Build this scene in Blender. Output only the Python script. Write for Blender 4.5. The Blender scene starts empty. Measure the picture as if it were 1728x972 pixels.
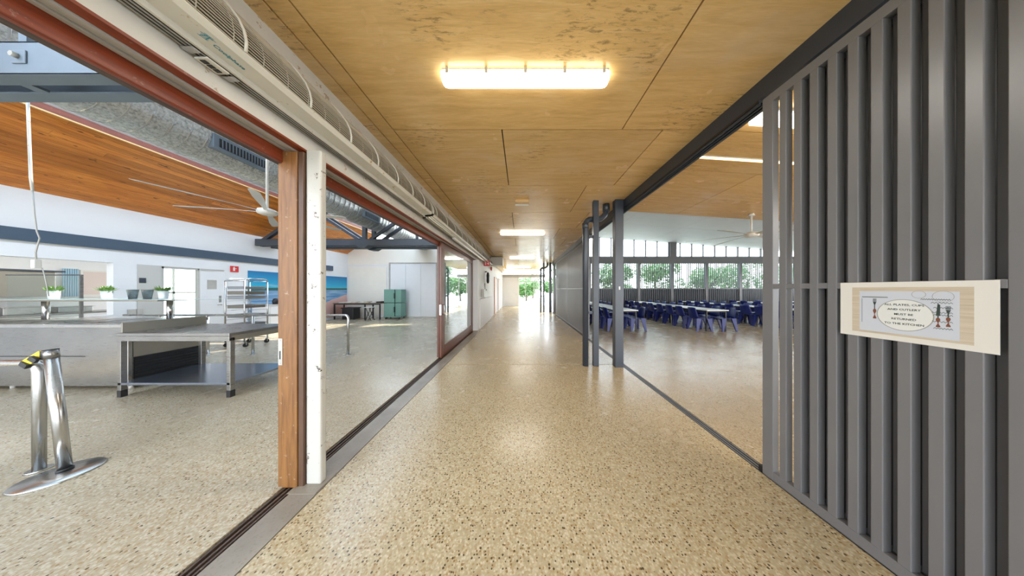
import bpy, bmesh, math, random
from mathutils import Vector, Matrix
random.seed(7)
PI = math.pi
D = bpy.data
C = bpy.context.scene.collection
S = bpy.context.scene
# ------------------------------------------------------------------ camera, sky, sun, exposure
CAMH = 1.45
cam = D.objects.new('camera', D.cameras.new('camera')); C.objects.link(cam); S.camera = cam
cam.location = (0, 0, CAMH); cam.rotation_euler = (PI/2, 0, 0)
cam.data.sensor_width = 36; cam.data.lens = 36*358/1728
cam.data.shift_x = -16/1728; cam.data.shift_y = 2/1728
cam.data.clip_start = 0.02; cam.data.clip_end = 300
W = D.worlds.new('sky'); S.world = W; W.use_nodes = True
wn = W.node_tree.nodes; wl = W.node_tree.links
bg = wn['Background']
tc = wn.new('ShaderNodeTexCoord'); sep = wn.new('ShaderNodeSeparateXYZ'); rmp = wn.new('ShaderNodeValToRGB')
wl.new(tc.outputs['Generated'], sep.inputs[0]); wl.new(sep.outputs['Z'], rmp.inputs[0]); wl.new(rmp.outputs[0], bg.inputs[0])
rmp.color_ramp.elements[0].color = (0.95, 0.97, 1, 1); rmp.color_ramp.elements[0].position = 0.0
rmp.color_ramp.elements[1].color = (0.55, 0.75, 1, 1); rmp.color_ramp.elements[1].position = 0.8
bg.inputs[1].default_value = 5.0
sun = D.objects.new('sun', D.lights.new('sun', 'SUN')); C.objects.link(sun)
sun.data.energy = 7; sun.data.angle = math.radians(1.5); sun.data.color = (1, .95, .86)
sun.rotation_euler = (math.radians(-30), math.radians(22), 0)
S.view_settings.view_transform = 'Standard'; S.view_settings.look = 'None'
S.view_settings.gamma = 1; S.view_settings.use_curve_mapping = False
S.view_settings.exposure = 0.72
S.cycles.max_bounces = 10; S.cycles.diffuse_bounces = 6; S.cycles.glossy_bounces = 4
S.cycles.sample_clamp_indirect = 3; S.cycles.caustics_reflective = False; S.cycles.transmission_bounces = 8; S.cycles.transparent_max_bounces = 16

def area_light(name, loc, sx, sy, power, col=(1, .97, .9), rot=(0, 0, 0)):
    l = D.lights.new(name, 'AREA'); l.shape = 'RECTANGLE'; l.size = sx; l.size_y = sy
    l.energy = power; l.color = col
    o = D.objects.new(name, l); C.objects.link(o); o.location = loc; o.rotation_euler = rot
    return o

# ------------------------------------------------------------------ materials
MATS = {}
def mat(name, col=(.8,.8,.8), rough=.5, metal=0, **kw):
    if name in MATS: return MATS[name]
    m = D.materials.new(name); m.use_nodes = True
    b = m.node_tree.nodes['Principled BSDF']
    b.inputs['Base Color'].default_value = (*col, 1); b.inputs['Roughness'].default_value = rough
    b.inputs['Metallic'].default_value = metal
    for k, v in kw.items():
        b.inputs[k.replace('_', ' ')].default_value = v
    MATS[name] = m
    return m
class N:
    def __init__(s, m): s.m = m; s.n = m.node_tree.nodes; s.l = m.node_tree.links; s.b = s.n['Principled BSDF']
    def coord(s, scale=(1,1,1), kind='Object', rot=(0,0,0)):
        t = s.n.new('ShaderNodeTexCoord'); mp = s.n.new('ShaderNodeMapping'); mp.inputs['Scale'].default_value = scale
        mp.inputs['Rotation'].default_value = rot
        s.l.new(t.outputs[kind], mp.inputs[0]); return mp.outputs[0]
    def world(s, scale=(1,1,1)):
        g = s.n.new('ShaderNodeNewGeometry'); mp = s.n.new('ShaderNodeMapping'); mp.inputs['Scale'].default_value = scale
        s.l.new(g.outputs['Position'], mp.inputs[0]); return mp.outputs[0]
    def noise(s, vec, scale, detail=4, rough=.55, dist=0):
        x = s.n.new('ShaderNodeTexNoise'); x.inputs['Scale'].default_value = scale; x.inputs['Detail'].default_value = detail
        x.inputs['Roughness'].default_value = rough; x.inputs['Distortion'].default_value = dist
        s.l.new(vec, x.inputs['Vector']); return x.outputs[0]
    def voro(s, vec, scale, feature='F1'):
        x = s.n.new('ShaderNodeTexVoronoi'); x.feature = feature; x.inputs['Scale'].default_value = scale
        s.l.new(vec, x.inputs['Vector']); return x
    def ramp(s, fac, stops, interp='LINEAR'):
        r = s.n.new('ShaderNodeValToRGB'); cr = r.color_ramp; cr.interpolation = interp
        while len(cr.elements) < len(stops): cr.elements.new(.5)
        for e, (p, c) in zip(cr.elements, stops):
            e.position = p; e.color = (*c, 1) if len(c) == 3 else c
        s.l.new(fac, r.inputs[0]); return r.outputs[0]
    def mix(s, fac, a, b, mode='MIX'):
        x = s.n.new('ShaderNodeMix'); x.data_type = 'RGBA'; x.blend_type = mode
        for sock, v in ((x.inputs[0], fac), (x.inputs[6], a), (x.inputs[7], b)):
            if hasattr(v, 'is_linked'): s.l.new(v, sock)
            elif isinstance(v, (int, float)): sock.default_value = v
            else: sock.default_value = (*v, 1)
        return x.outputs[2]
    def rnd(s):
        o = s.n.new('ShaderNodeObjectInfo'); return o.outputs['Random']
    def bump(s, h, strength=.2, dist=.01):
        b = s.n.new('ShaderNodeBump'); b.inputs['Strength'].default_value = strength; b.inputs['Distance'].default_value = dist
        s.l.new(h, b.inputs['Height']); s.l.new(b.outputs[0], s.b.inputs['Normal'])
    def math(s, op, a, b=0.0):
        x = s.n.new('ShaderNodeMath'); x.operation = op
        for i, v in enumerate((a, b)):
            if hasattr(v, 'is_linked'): s.l.new(v, x.inputs[i])
            else: x.inputs[i].default_value = v
        return x.outputs[0]
    def color(s, o): s.l.new(o, s.b.inputs['Base Color'])
    def rough(s, o): s.l.new(o, s.b.inputs['Roughness'])
G = lambda v: (v, v, v)

def aggregate(name, tint=(.94,.87,.70), dark=.17, warm=1.0, rough=(.22, .29)):
    m = mat(name); n = N(m); v = n.world()
    vo = n.voro(v, 95); cell = n.n.new('ShaderNodeSeparateColor'); n.l.new(vo.outputs['Color'], cell.inputs[0])
    base = n.ramp(cell.outputs[0], [(0, (.50,.43,.31)), (.3, (.60,.53,.41)), (.55, (.44,.36,.24)), (.72, (.66,.60,.50)), (.9, (.42,.30,.17)), (1, (.56,.48,.36))], 'CONSTANT')
    v2 = n.voro(v, 70); c2 = n.n.new('ShaderNodeSeparateColor'); n.l.new(v2.outputs['Color'], c2.inputs[0])
    dk = n.ramp(c2.outputs[1], [(0, G(1)), (dark, G(0))], 'CONSTANT')
    core = n.ramp(v2.outputs['Distance'], [(.34, G(1)), (.46, G(0))])
    dmask = n.math('MULTIPLY', dk, core)
    dcol = n.ramp(c2.outputs[2], [(0, (.10,.075,.045)), (.45, (.20,.13,.07)), (.75, (.30,.20,.10))], 'CONSTANT')
    edge = n.ramp(vo.outputs['Distance'], [(.30, G(0)), (.62, G(1))])
    c = n.mix(n.math('MULTIPLY', edge, .55), base, (.46,.41,.32))
    c = n.mix(dmask, c, dcol)
    big = n.noise(v, .9, 3)
    c = n.mix(1.0, c, n.ramp(big, [(.3, tuple(.9*t for t in tint)), (.7, tint)]), 'MULTIPLY')
    n.color(c)
    n.rough(n.ramp(n.noise(v, 2.2, 4), [(.3, G(rough[0])), (.7, G(rough[1]))]))
    n.b.inputs['Specular IOR Level'].default_value = .5
    return m
M_FLOOR = aggregate('exposed_aggregate', dark=.26)
M_FLOOR_L = aggregate('exposed_aggregate_servery', (.90,.87,.80), .12, rough=(.22,.30))
M_FLOOR_R = aggregate('exposed_aggregate_dining', (.90,.83,.70), .08, rough=(.22,.30))
def concrete():
    m = mat('grey_concrete', (.36,.33,.28), .35); n = N(m); v = n.world()
    n.color(n.mix(n.ramp(n.noise(v, 60, 3), [(.55, G(0)), (.72, G(.5))]), n.ramp(n.noise(v, 3, 5), [(.3, (.19,.16,.125)), (.7, (.31,.27,.215))]), (.14,.115,.085)))
    return m
M_CONC = concrete()
def ply(name, stain=1.0, bright=1.0):
    m = mat(name, rough=.3); n = N(m)
    v = n.world(); vs = n.world((1.0, 9.0, 9.0))
    rd = n.rnd()
    fig = n.noise(vs, 1.6, 5, .6, 1.2)
    b = bright
    c = n.ramp(fig, [(.25, (.66*b,.42*b,.165*b)), (.5, (.77*b,.515*b,.22*b)), (.75, (.84*b,.60*b,.29*b))])
    fine = n.noise(n.world((4, 60, 60)), 3, 3)
    c = n.mix(1.0, c, n.ramp(fine, [(.3, G(.9)), (.7, G(1.04))]), 'MULTIPLY')
    c = n.mix(1.0, c, n.ramp(rd, [(0, (.93,.93,.95)), (1, (1.06,1.05,1.02))]), 'MULTIPLY')
    pale = n.ramp(n.noise(n.world((1,1.6,1)), 1.1, 3), [(.55, G(0)), (.75, G(.5))])
    c = n.mix(pale, c, (.76*b,.59*b,.40*b))
    area = n.ramp(n.noise(v, 1.25, 2), [(.53, G(0)), (.62, G(1))])
    sp = n.ramp(n.noise(n.world((3, 14, 3)), 3.4, 8, .72, .4), [(.52, G(0)), (.63, G(.75*stain))])
    c = n.mix(n.math('MULTIPLY', area, sp), c, (.25,.155,.065))
    n.color(c); n.rough(n.ramp(n.noise(v, 3, 3), [(.3, G(.2)), (.7, G(.28))]))
    return m
M_PLY = ply('varnished_plywood'); M_PLYR = ply('plywood_dining', .35, .95)
def pine():
    m = mat('knotty_pine', rough=.28); n = N(m); rd = n.rnd()
    g = n.noise(n.world((9, .8, 9)), 2.6, 6, .65, 1.0)
    c = n.ramp(g, [(.25, (.36,.10,.016)), (.5, (.60,.215,.035)), (.75, (.74,.33,.07))])
    c = n.mix(1.0, c, n.ramp(rd, [(0, (.72,.66,.6)), (.5, (1,.95,.9)), (1, (1.14,1.1,1.05))]), 'MULTIPLY')
    kn = n.ramp(n.noise(n.world((11, 3.2, 11)), 1.9, 2), [(.68, G(0)), (.72, G(.85))])
    c = n.mix(kn, c, (.07,.02,.008)); n.color(c); return m
M_PINE = pine()
def redwood(name, c0, c1, rough=.35, scale=(14, 14, 1.0), wear=.0):
    m = mat(name, rough=rough); n = N(m)
    g = n.noise(n.world(scale), 3, 6, .65, .6)
    c = n.ramp(g, [(.28, c0), (.72, c1)])
    if wear: c = n.mix(n.ramp(n.noise(n.world(), 26, 6, .7), [(.62, G(0)), (.68, G(wear))]), c, (.45,.38,.3))
    n.color(c); n.bump(g, .15, .003); return m
M_STILE = redwood('weathered_varnished_timber', (.12,.045,.012), (.27,.12,.030), .45, wear=.5)
M_STILED = redwood('dark_timber_edge', (.06,.03,.018), (.12,.06,.03), .5)
M_RED = redwood('red_stained_timber', (.13,.018,.004), (.26,.045,.010), .42, (14, 1, 14), .25)
M_DOORW = redwood('red_brown_door_timber', (.075,.020,.009), (.15,.045,.018), .32)
M_SOFF = redwood('dark_weathered_soffit', (.035,.022,.016), (.11,.07,.05), .6, (20, 2, 20), .3)
def painted(name, col, rough=.45, chips=.0, chip=(.25,.12,.05), grime=.1, sc=9):
    m = mat(name, rough=rough); n = N(m); v = n.world()
    c = n.ramp(n.noise(v, 2.5, 5), [(.3, tuple(x*(1-grime) for x in col)), (.7, col)])
    if chips: c = n.mix(n.ramp(n.noise(v, sc, 8, .75), [(chips, G(0)), (chips+.02, G(.9))]), c, chip)
    n.color(c); return m
M_WHITE = painted('white_wall_paint', (.72,.725,.735), .5, grime=.04)
M_CREAM = painted('cream_wall_paint', (.78,.74,.66), .5, grime=.05)
M_HEAD = painted('chalky_white_header', (.66,.63,.57), .5, .605, (.33,.23,.12), .16, 11)
M_COL = painted('chipped_white_post', (.50,.485,.44), .42, .61, (.10,.06,.04), .06, 16)
M_UNIT = painted('aged_white_casing', (.68,.655,.58), .4, .61, (.40,.27,.10), .14, 10)
M_GREYW = painted('grey_white_track', (.45,.43,.39), .5, grime=.25)
M_DARKST = painted('charcoal_steel', (.038,.046,.060), .33, grime=.15)
M_SLAT = painted('grey_powder_coat', (.165,.165,.172), .33, grime=.08)
M_NAVY = painted('dark_blue_grey_band', (.055,.085,.125), .45)
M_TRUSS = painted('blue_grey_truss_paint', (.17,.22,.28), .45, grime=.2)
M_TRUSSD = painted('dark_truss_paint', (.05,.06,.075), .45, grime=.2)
M_BLACK = mat('black_plastic', (.012,.012,.014), .45)
M_DARKGAP = mat('dark_recess', (.02,.016,.012), .8)
M_LIP = mat('trim_grey', (.5,.49,.46), .4)
M_CURVE = mat('grille_wire', (.42,.38,.30), .55)
M_GRBACK = mat('grille_back_dark', (.02,.017,.012), .9)  # near-black for the sheet set close behind the grille bars
def brushed(name, col=(.5,.49,.47), rough=.34, sc=(2,2,60)):
    m = mat(name, col, rough, 1.0); n = N(m)
    g = n.noise(n.world(sc), 4, 3); n.rough(n.ramp(g, [(.3, G(rough*.8)), (.7, G(rough*1.35))]))
    n.color(n.ramp(n.noise(n.world(), 2.4, 3), [(.3, tuple(c*.85 for c in col)), (.7, col)])); return m
M_SS = brushed('brushed_stainless', (.36,.355,.345), .3); M_SSP = brushed('polished_stainless', (.56,.555,.54), .24, (.5,.5,.5))
M_SSD = brushed('warm_stainless_side', (.44,.41,.35), .38)
M_GALV = mat('galvanised_duct', metal=.75, rough=.42); _n = N(M_GALV)
_n.color(_n.ramp(_n.noise(_n.world((1,1,1)), 34, 5, .7), [(.35, (.30,.31,.30)), (.5, (.55,.56,.54)), (.68, (.72,.73,.72))]))
M_VINYL = mat('blue_shelf_steel', (.30,.34,.42), .2, .9)
M_CHAIR = mat('navy_plastic', (.004,.013,.13), .42)
M_TABLE = mat('white_laminate', (.82,.84,.84), .2)
M_GREENBOX = mat('sage_green_plastic', (.15,.30,.25), .5)
M_LEAF = mat('leaf_green', rough=.5); _n = N(M_LEAF)
_n.color(_n.ramp(_n.noise(_n.world(), 1.3, 3), [(.3, (.05,.13,.03)), (.7, (.20,.34,.10))]))
M_PLANT = mat('potted_leaf', (.13,.24,.05), .5)
M_TRUNK = mat('bark', (.16,.12,.08), .9)
M_YEL = mat('yellow_tape', (.75,.55,.03), .5)
M_REDS = mat('sign_red', (.62,.03,.03), .4)
M_TEAL = mat('logo_teal', (.02,.22,.30), .5)
M_PAPER = mat('laminated_paper', (.66,.65,.61), .3)
M_TEXT = mat('print_dark', (.03,.05,.045), .5)
M_CLOTH = mat('print_cloth', (.52,.56,.63), .4); M_PLATE = mat('print_plate', (.66,.68,.67), .35)
M_RIM = mat('print_plate_rim', (.30,.31,.30), .4); M_HANDLE = mat('print_handle', (.19,.07,.04), .4)
M_PWOOD = redwood('print_wood', (.42,.36,.27), (.60,.53,.42), .4, (1, 2, 60))
M_FABRIC = mat('black_cover', (.01,.01,.012), .7)
M_GROUND = painted('pale_paving', (.62,.6,.54), .7)
M_GRASS = mat('grass', (.12,.22,.06), .9)
M_SHELFG = mat('shelf_glass', (.6,.75,.72), .06, 0, Alpha=.45)
M_PINK = mat('picture_pale', (.62,.52,.48), .5)
M_CURT = mat('blue_strip_curtain', (.28,.45,.58), .4)
def glass(name, tint=(.93,.97,.96), alpha=.16, rough=.0):
    m = D.materials.new(name); m.use_nodes = True; nt = m.node_tree; nt.nodes.clear()
    o = nt.nodes.new('ShaderNodeOutputMaterial'); mx = nt.nodes.new('ShaderNodeMixShader')
    t = nt.nodes.new('ShaderNodeBsdfTransparent'); t.inputs[0].default_value = (*tint, 1)
    g = nt.nodes.new('ShaderNodeBsdfGlossy'); g.inputs['Roughness'].default_value = rough
    lw = nt.nodes.new('ShaderNodeLayerWeight'); lw.inputs[0].default_value = .5
    f = nt.nodes.new('ShaderNodeMath'); f.operation = 'POWER'; f.inputs[1].default_value = 4.5; nt.links.new(lw.outputs['Facing'], f.inputs[0])
    ad = nt.nodes.new('ShaderNodeMath'); ad.operation = 'ADD'; ad.inputs[1].default_value = alpha; ad.use_clamp = True
    nt.links.new(f.outputs[0], ad.inputs[0]); nt.links.new(ad.outputs[0], mx.inputs[0])
    nt.links.new(t.outputs[0], mx.inputs[1]); nt.links.new(g.outputs[0], mx.inputs[2]); nt.links.new(mx.outputs[0], o.inputs[0])
    return m
M_GLASS = glass('window_glass', alpha=0.02); M_GLASSD = glass('door_glass_reflective', (.8,.86,.86), .42)
def emis(name, col, st):
    m = mat(name, col, .4); b = m.node_tree.nodes['Principled BSDF']
    b.inputs['Emission Color'].default_value = (*col, 1); b.inputs['Emission Strength'].default_value = st; return m
M_LAMP = emis('lit_diffuser', (1,.97,.88), 4.5)
M_LAMPW = emis('warm_strip', (1,.78,.36), 3.2)
M_LAMPOFF = mat('unlit_diffuser', (.75,.72,.6), .3)

# ------------------------------------------------------------------ mesh builder
OFF = {}
class MB:
    def __init__(s): s.v = []; s.f = []; s.sm = []
    def add(s, vs, fs, smooth=False):
        k = len(s.v); s.v += [tuple(p) for p in vs]; s.f += [tuple(i+k for i in f) for f in fs]; s.sm += [smooth]*len(fs); return s
    def box(s, x0, x1, y0, y1, z0, z1):
        vs = [(x, y, z) for x in (x0, x1) for y in (y0, y1) for z in (z0, z1)]
        return s.add(vs, [(0,1,3,2), (4,6,7,5), (0,4,5,1), (2,3,7,6), (0,2,6,4), (1,5,7,3)])
    def cyl(s, a, b, r, n=12, r2=None, cap=True):
        a = Vector(a); b = Vector(b); d = (b-a).normalized(); r2 = r if r2 is None else r2
        u = d.orthogonal().normalized(); w = d.cross(u)
        ring = lambda c, q: [c + u*q*math.cos(2*PI*i/n) + w*q*math.sin(2*PI*i/n) for i in range(n)]
        s.add(ring(a, r)+ring(b, r2), [(i, (i+1) % n, n+(i+1) % n, n+i) for i in range(n)], True)
        if cap: s.add(ring(a, r), [tuple(range(n))[::-1]]); s.add(ring(b, r2), [tuple(range(n))])
        return s
    def bar(s, a, b, w, h):     # rectangular bar from a to b
        a = Vector(a); b = Vector(b); d = (b-a).normalized()
        up = Vector((0,0,1)) if abs(d.z) < .95 else Vector((0,1,0))
        u = d.cross(up).normalized()*w/2; v = u.cross(d).normalized()*h/2
        vs = [c+i*u+j*v for c in (a, b) for i in (-1, 1) for j in (-1, 1)]
        return s.add(vs, [(0,1,3,2), (4,6,7,5), (0,4,5,1), (2,3,7,6), (0,2,6,4), (1,5,7,3)])
    def prism(s, prof, y0, y1, cap=True):       # profile in (x,z) extruded along y
        n = len(prof)
        s.add([(x, y0, z) for x, z in prof]+[(x, y1, z) for x, z in prof], [(i, (i+1) % n, n+(i+1) % n, n+i) for i in range(n)]+([tuple(range(n))[::-1], tuple(range(n, 2*n))] if cap else []))
        return s
    def sheet(s, prof, y0, y1, smooth=True):
        n = len(prof); return s.add([(x, y0, z) for x, z in prof]+[(x, y1, z) for x, z in prof], [(i, i+1, n+i+1, n+i) for i in range(n-1)], smooth)
    def lathe(s, prof, c=(0,0,0), n=20):
        k = len(prof); vs = [(c[0]+r*math.cos(2*PI*i/n), c[1]+r*math.sin(2*PI*i/n), c[2]+z) for i in range(n) for r, z in prof]
        return s.add(vs, [(i*k+j, ((i+1) % n)*k+j, ((i+1) % n)*k+j+1, i*k+j+1) for i in range(n) for j in range(k-1)], True)
    def tube(s, pts, r, n=10):
        pts = [Vector(p) for p in pts]; rings = []; up = None
        for i, p in enumerate(pts):
            d = (pts[min(i+1, len(pts)-1)]-pts[max(i-1, 0)]).normalized()
            if up is None: up = d.orthogonal().normalized()
            up = (up - d*up.dot(d)).normalized(); w = d.cross(up)
            rings += [p+up*r*math.cos(2*PI*j/n)+w*r*math.sin(2*PI*j/n) for j in range(n)]
        m = len(pts)
        s.add(rings, [(i*n+j, i*n+(j+1) % n, (i+1)*n+(j+1) % n, (i+1)*n+j) for i in range(m-1) for j in range(n)] + [tuple(range(n))[::-1], tuple(range((m-1)*n, m*n))], True)
        return s
    def build(s, name, m, parent=None, bevel=0, label=None, kind=None):
        me = D.meshes.new(name); off = OFF.get(parent.name, Vector()) if parent else Vector()
        me.from_pydata([Vector(p)-off for p in s.v], [], s.f)
        me.polygons.foreach_set('use_smooth', s.sm)
        bm = bmesh.new(); bm.from_mesh(me); bmesh.ops.remove_doubles(bm, verts=bm.verts, dist=1e-5) if any(s.sm) else None
        bmesh.ops.recalc_face_normals(bm, faces=bm.faces); bm.to_mesh(me); bm.free()
        me.materials.append(m)
        o = D.objects.new(name, me); C.objects.link(o)
        if parent: o.parent = parent; OFF[o.name] = off
        if bevel:
            b = o.modifiers.new('bevel', 'BEVEL'); b.width = bevel; b.segments = 2; b.limit_method = 'ANGLE'
        if label: o['label'] = label
        if kind: o['kind'] = kind
        return o
def B(*a): return MB().box(*a)
def thing(name, label, cat, loc, group=None):
    o = D.objects.new(name, None); C.objects.link(o); o.location = loc; o.empty_display_size = .1
    OFF[o.name] = Vector(loc)
    o['label'] = label; o['category'] = cat
    if group: o['group'] = group
    return o
def solo(mb, name, m, label, cat, group=None, bevel=0):
    vs = [Vector(p) for p in mb.v]
    base = Vector(((min(p.x for p in vs)+max(p.x for p in vs))/2, (min(p.y for p in vs)+max(p.y for p in vs))/2, min(p.z for p in vs)))
    mb.v = [tuple(p-base) for p in vs]
    o = mb.build(name, m, None, bevel); o.location = base; o['label'] = label; o['category'] = cat
    if group: o['group'] = group
    return o
def struct(mb, name, m, parent=None, bevel=0):
    return mb.build(name, m, parent, bevel, kind='structure')
def inst(mesh_obj, parent, loc, name=None):
    o = mesh_obj.copy(); C.objects.link(o); o.parent = parent; o.location = loc
    return o
def copy_tree(o, parent=None):
    c = o.copy(); C.objects.link(c); c.parent = parent
    for ch in list(o.children): copy_tree(ch, c)
    return c
def text_mesh(txt, size, extrude=.0006, align='CENTER'):
    cu = D.curves.new('t', 'FONT'); cu.body = txt; cu.size = size; cu.extrude = extrude; cu.align_x = align; cu.offset = size*.010
    cu.resolution_u = 2
    ob = D.objects.new('t', cu); C.objects.link(ob); bpy.context.view_layer.update()
    me = D.meshes.new_from_object(ob.evaluated_get(bpy.context.evaluated_depsgraph_get()))
    D.objects.remove(ob); D.curves.remove(cu); return me
def put_mesh(me, M, name, m, parent):
    me.transform(M); me.transform(Matrix.Translation(-OFF[parent.name])); me.materials.clear(); me.materials.append(m)
    o = D.objects.new(name, me); C.objects.link(o); o.parent = parent; OFF[o.name] = OFF[parent.name]; return o

CZ = 3.117; FY0, FY1 = -4.0, 18.0
RX = 1.95                      # right screen line
# ------------------------------------------------------------------ floor
fl = struct(B(-14, 20, FY0-1, 30, -.20, -.035), 'floor', M_DARKGAP)
def slab(x0, x1, y0, y1, m, lab=None): return B(x0, x1, y0, y1, -.035, 0).build('floor_slab', m, fl, 0, lab)
slab(-1.446, 1.895, FY0, 4.075, M_FLOOR); slab(-1.446, 1.895, 4.097, 13.3, M_FLOOR); slab(-1.446, 2.05, 13.306, 22, M_FLOOR)
slab(-1.645, -1.454, FY0, 7.3, M_CONC, 'grey concrete threshold strip'); slab(-1.8, -1.454, 7.3, 18, M_FLOOR)
slab(-9.1, -1.752, FY0, 11.2, M_FLOOR_L); slab(-13, -9.1, FY0, 12, M_CONC)
slab(1.99, 20, FY0, 13.3, M_FLOOR_R)
t = struct(B(-1.752, -1.645, FY0, 7.3, -.034, -.018), 'trim_1', M_DARKGAP)
for x in (-1.728, -1.694, -1.664): B(x-.006, x+.006, FY0, 7.3, -.018, -.001).build('track_rail', M_SOFF, t)
t = struct(B(1.895, 1.99, FY0, 13.3, -.034, -.018), 'trim_2', M_BLACK)
for x in (1.917, 1.945, 1.975): B(x-.005, x+.005, FY0, 13.3, -.018, -.001).build('track_rail', M_SLAT, t)
struct(B(2.05, 40, 13.4, 60, -.2, -.03), 'trim_3', M_GROUND)
struct(B(-14, 2.05, 22, 60, -.2, -.03), 'trim_4', M_GROUND)
struct(B(-60, -14, -30, 60, -.2, -.04), 'trim_5', M_GROUND); struct(B(20, 60, -30, 13.4, -.2, -.04), 'trim_6', M_GROUND)
struct(B(-14, 20, -30, FY0-1, -.2, -.04), 'trim_7', M_GROUND)

# ------------------------------------------------------------------ corridor ceiling
ce = struct(B(-1.62, 2.02, FY0, FY1, CZ+.016, CZ+.12), 'ceiling', M_DARKGAP)
g = .006
def pan(x0, x1, y0, y1, z=CZ, m=M_PLY): B(x0+g, x1-g, y0+g, y1-g, z, z+.016).build('ply_panel', m, ce)
y = 1.02 - 4*1.2; k = 0
rows = []
for r in range(-4, 14):
    y0 = 1.02+1.2*r; y1 = min(y0+1.2, FY1)
    cuts = [-1.341, 1.05, 1.98] if r % 2 == 0 else [-1.341, -.205, 1.48, 1.98]
    if y0 < FY0: y0 = FY0
    for a, b in zip(cuts, cuts[1:]): pan(a, b, y0, y1)
for i, y0 in enumerate((-4, -1.6, .8, 3.2, 5.6, 8, 10.4, 12.8, 15.2)):
    pan(-1.491, -1.341, y0, min(y0+2.4, FY1)); B(-1.60, -1.497, y0+g, min(y0+2.4, FY1)-g, CZ-.006, CZ+.016).build('ply_strip', M_PLY, ce)

# corridor lamps
def batten(name, yc, lab, on, L=1.29, xc=.03, z=CZ, grp='surface battens along the corridor ceiling'):
    r = thing('batten_light', lab, 'light', (xc, yc, z-.075), grp)
    B(xc-L/2+.01, xc+L/2-.01, yc-.055, yc+.055, z-.022, z-.0005).build('base_tray', M_LIP, r, .004)
    prof = [(-.06, -.012), (-.062, -.030), (-.05, -.056), (-.025, -.070), (.025, -.070), (.05, -.056), (.062, -.030), (.06, -.012)]
    mb = MB(); n = len(prof); secs = [(-L/2, .78), (-L/2+.012, .93), (-L/2+.04, 1), (L/2-.04, 1), (L/2-.012, .93), (L/2, .78)]
    vs = [(xc+x, yc+py*s, z-.012+(pz+.012)*s) for x, s in secs for py, pz in prof]
    mb.add(vs, [(i*n+j, i*n+(j+1) % n, (i+1)*n+(j+1) % n, (i+1)*n+j) for i in range(len(secs)-1) for j in range(n)]+[tuple(range(n))[::-1], tuple(range((len(secs)-1)*n, len(secs)*n))], False)
    mb.build('diffuser', M_LAMP if on else M_LAMPOFF, r, .003)
    if yc < 3:
        for i in range(5):
            x = xc-L/2+.055+i*(L-.11)/4
            for s in (-1, 1): B(x-.011, x+.011, yc+s*.0655-.004, yc+s*.0655+.004, z-.042, z-.004).build('clip', M_CURVE, r, .002)
    if on: area_light('batten_glow', (xc, yc, z-.085), L, .1, 12)
    return r
batten('b', 1.655, 'bright lit batten light with five clips, nearest on the plywood ceiling', True)
batten('b', 6.25, 'batten light second from the camera on the corridor ceiling', True)
batten('b', 11.2, 'batten light third from the camera on the corridor ceiling', True)
batten('b', 15.9, 'farthest thin batten light near the bright corridor end', True)
r = thing('detector_box', 'small ply-coloured box with white edge fixed flat to the ceiling', 'detector', (.01, 4.0, CZ-.05))
B(-.12, .14, 3.93, 4.09, CZ-.045, CZ-.0005).build('cover', M_PLYR, r, .004); B(-.12, .14, 4.05, 4.095, CZ-.06, CZ-.045).build('edge_strip', M_PAPER, r, .002)

# ------------------------------------------------------------------ left header wall
hd = struct(B(-1.74, -1.60, FY0, 18, 2.486, CZ+.1), 'wall_left', M_HEAD)
struct(B(-1.655, -1.60, FY0, 7.42, 2.472, 2.486), 'trim_8', M_RED)
t = struct(B(-1.742, -1.655, FY0, 7.42, 2.478, 2.486), 'trim_9', M_DARKGAP)
for a, b, z in ((-1.676, -1.658, 2.462), (-1.71, -1.68, 2.47), (-1.738, -1.714, 2.462)): B(a, b, FY0, 7.42, z, 2.478).build('head_track', M_GREYW, t)
struct(B(-1.775, -1.742, FY0, 7.42, 2.375, 2.62), 'trim_10', M_RED, bevel=.006)
struct(B(-1.825, -1.776, FY0, 7.42, 2.382, 2.62), 'trim_11', M_SOFF)
struct(B(-1.90, -1.74, FY0, 18, 2.62, 3.3), 'wall_header', M_WHITE)
# white post and timber post
r = thing('white_post', 'chipped white square post in front of the orange-brown timber jamb', 'post', (-1.545, 1.6, 0))
B(-1.60, -1.49, 1.573, 1.625, 0, 2.486).build('post', M_COL, r, .012)
mb = MB().cyl((-1.505, 1.572, .855), (-1.505, 1.556, .855), .013, 8).cyl((-1.517, 1.572, .875), (-1.517, 1.562, .875), .007, 8).cyl((-1.493, 1.565, .85), (-1.478, 1.565, .85), .007, 8)
mb.build('latch_stub', M_SSP, r)
r = thing('timber_door_jamb', 'wide weathered orange-brown timber jamb with a metal latch plate', 'door jamb', (-1.70, 1.58, 0))
B(-1.787, -1.755, 1.556, 1.62, 0, 2.375).build('edge_board', M_STILE, r, .004)
B(-1.752, -1.640, 1.548, 1.62, 0, 2.46).build('jamb_board', M_STILE, r, .004)
B(-1.638, -1.601, 1.556, 1.62, 0, 2.46).build('return_board', M_STILED, r, .003)
lp = B(-1.772, -1.742, 1.5445, 1.549, .896, 1.09).build('latch_plate', M_GREYW, r, .001, 'pale metal latch plate')
B(-1.761, -1.754, 1.5425, 1.5445, .94, 1.0).build('latch_slot', M_BLACK, lp)
MB().cyl((-1.757, 1.5442, 1.077), (-1.757, 1.5425, 1.077), .004, 8).cyl((-1.757, 1.5442, .909), (-1.757, 1.5425, .909), .004, 8).build('screw', M_SSP, lp)
# nearer edge of jamb sits in track : threshold block
solo(B(-1.66, -1.46, 1.50, 1.68, 0.0, .004), 'threshold_plate', M_CONC, 'worn grey concrete patch under the white post', 'threshold')

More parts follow.
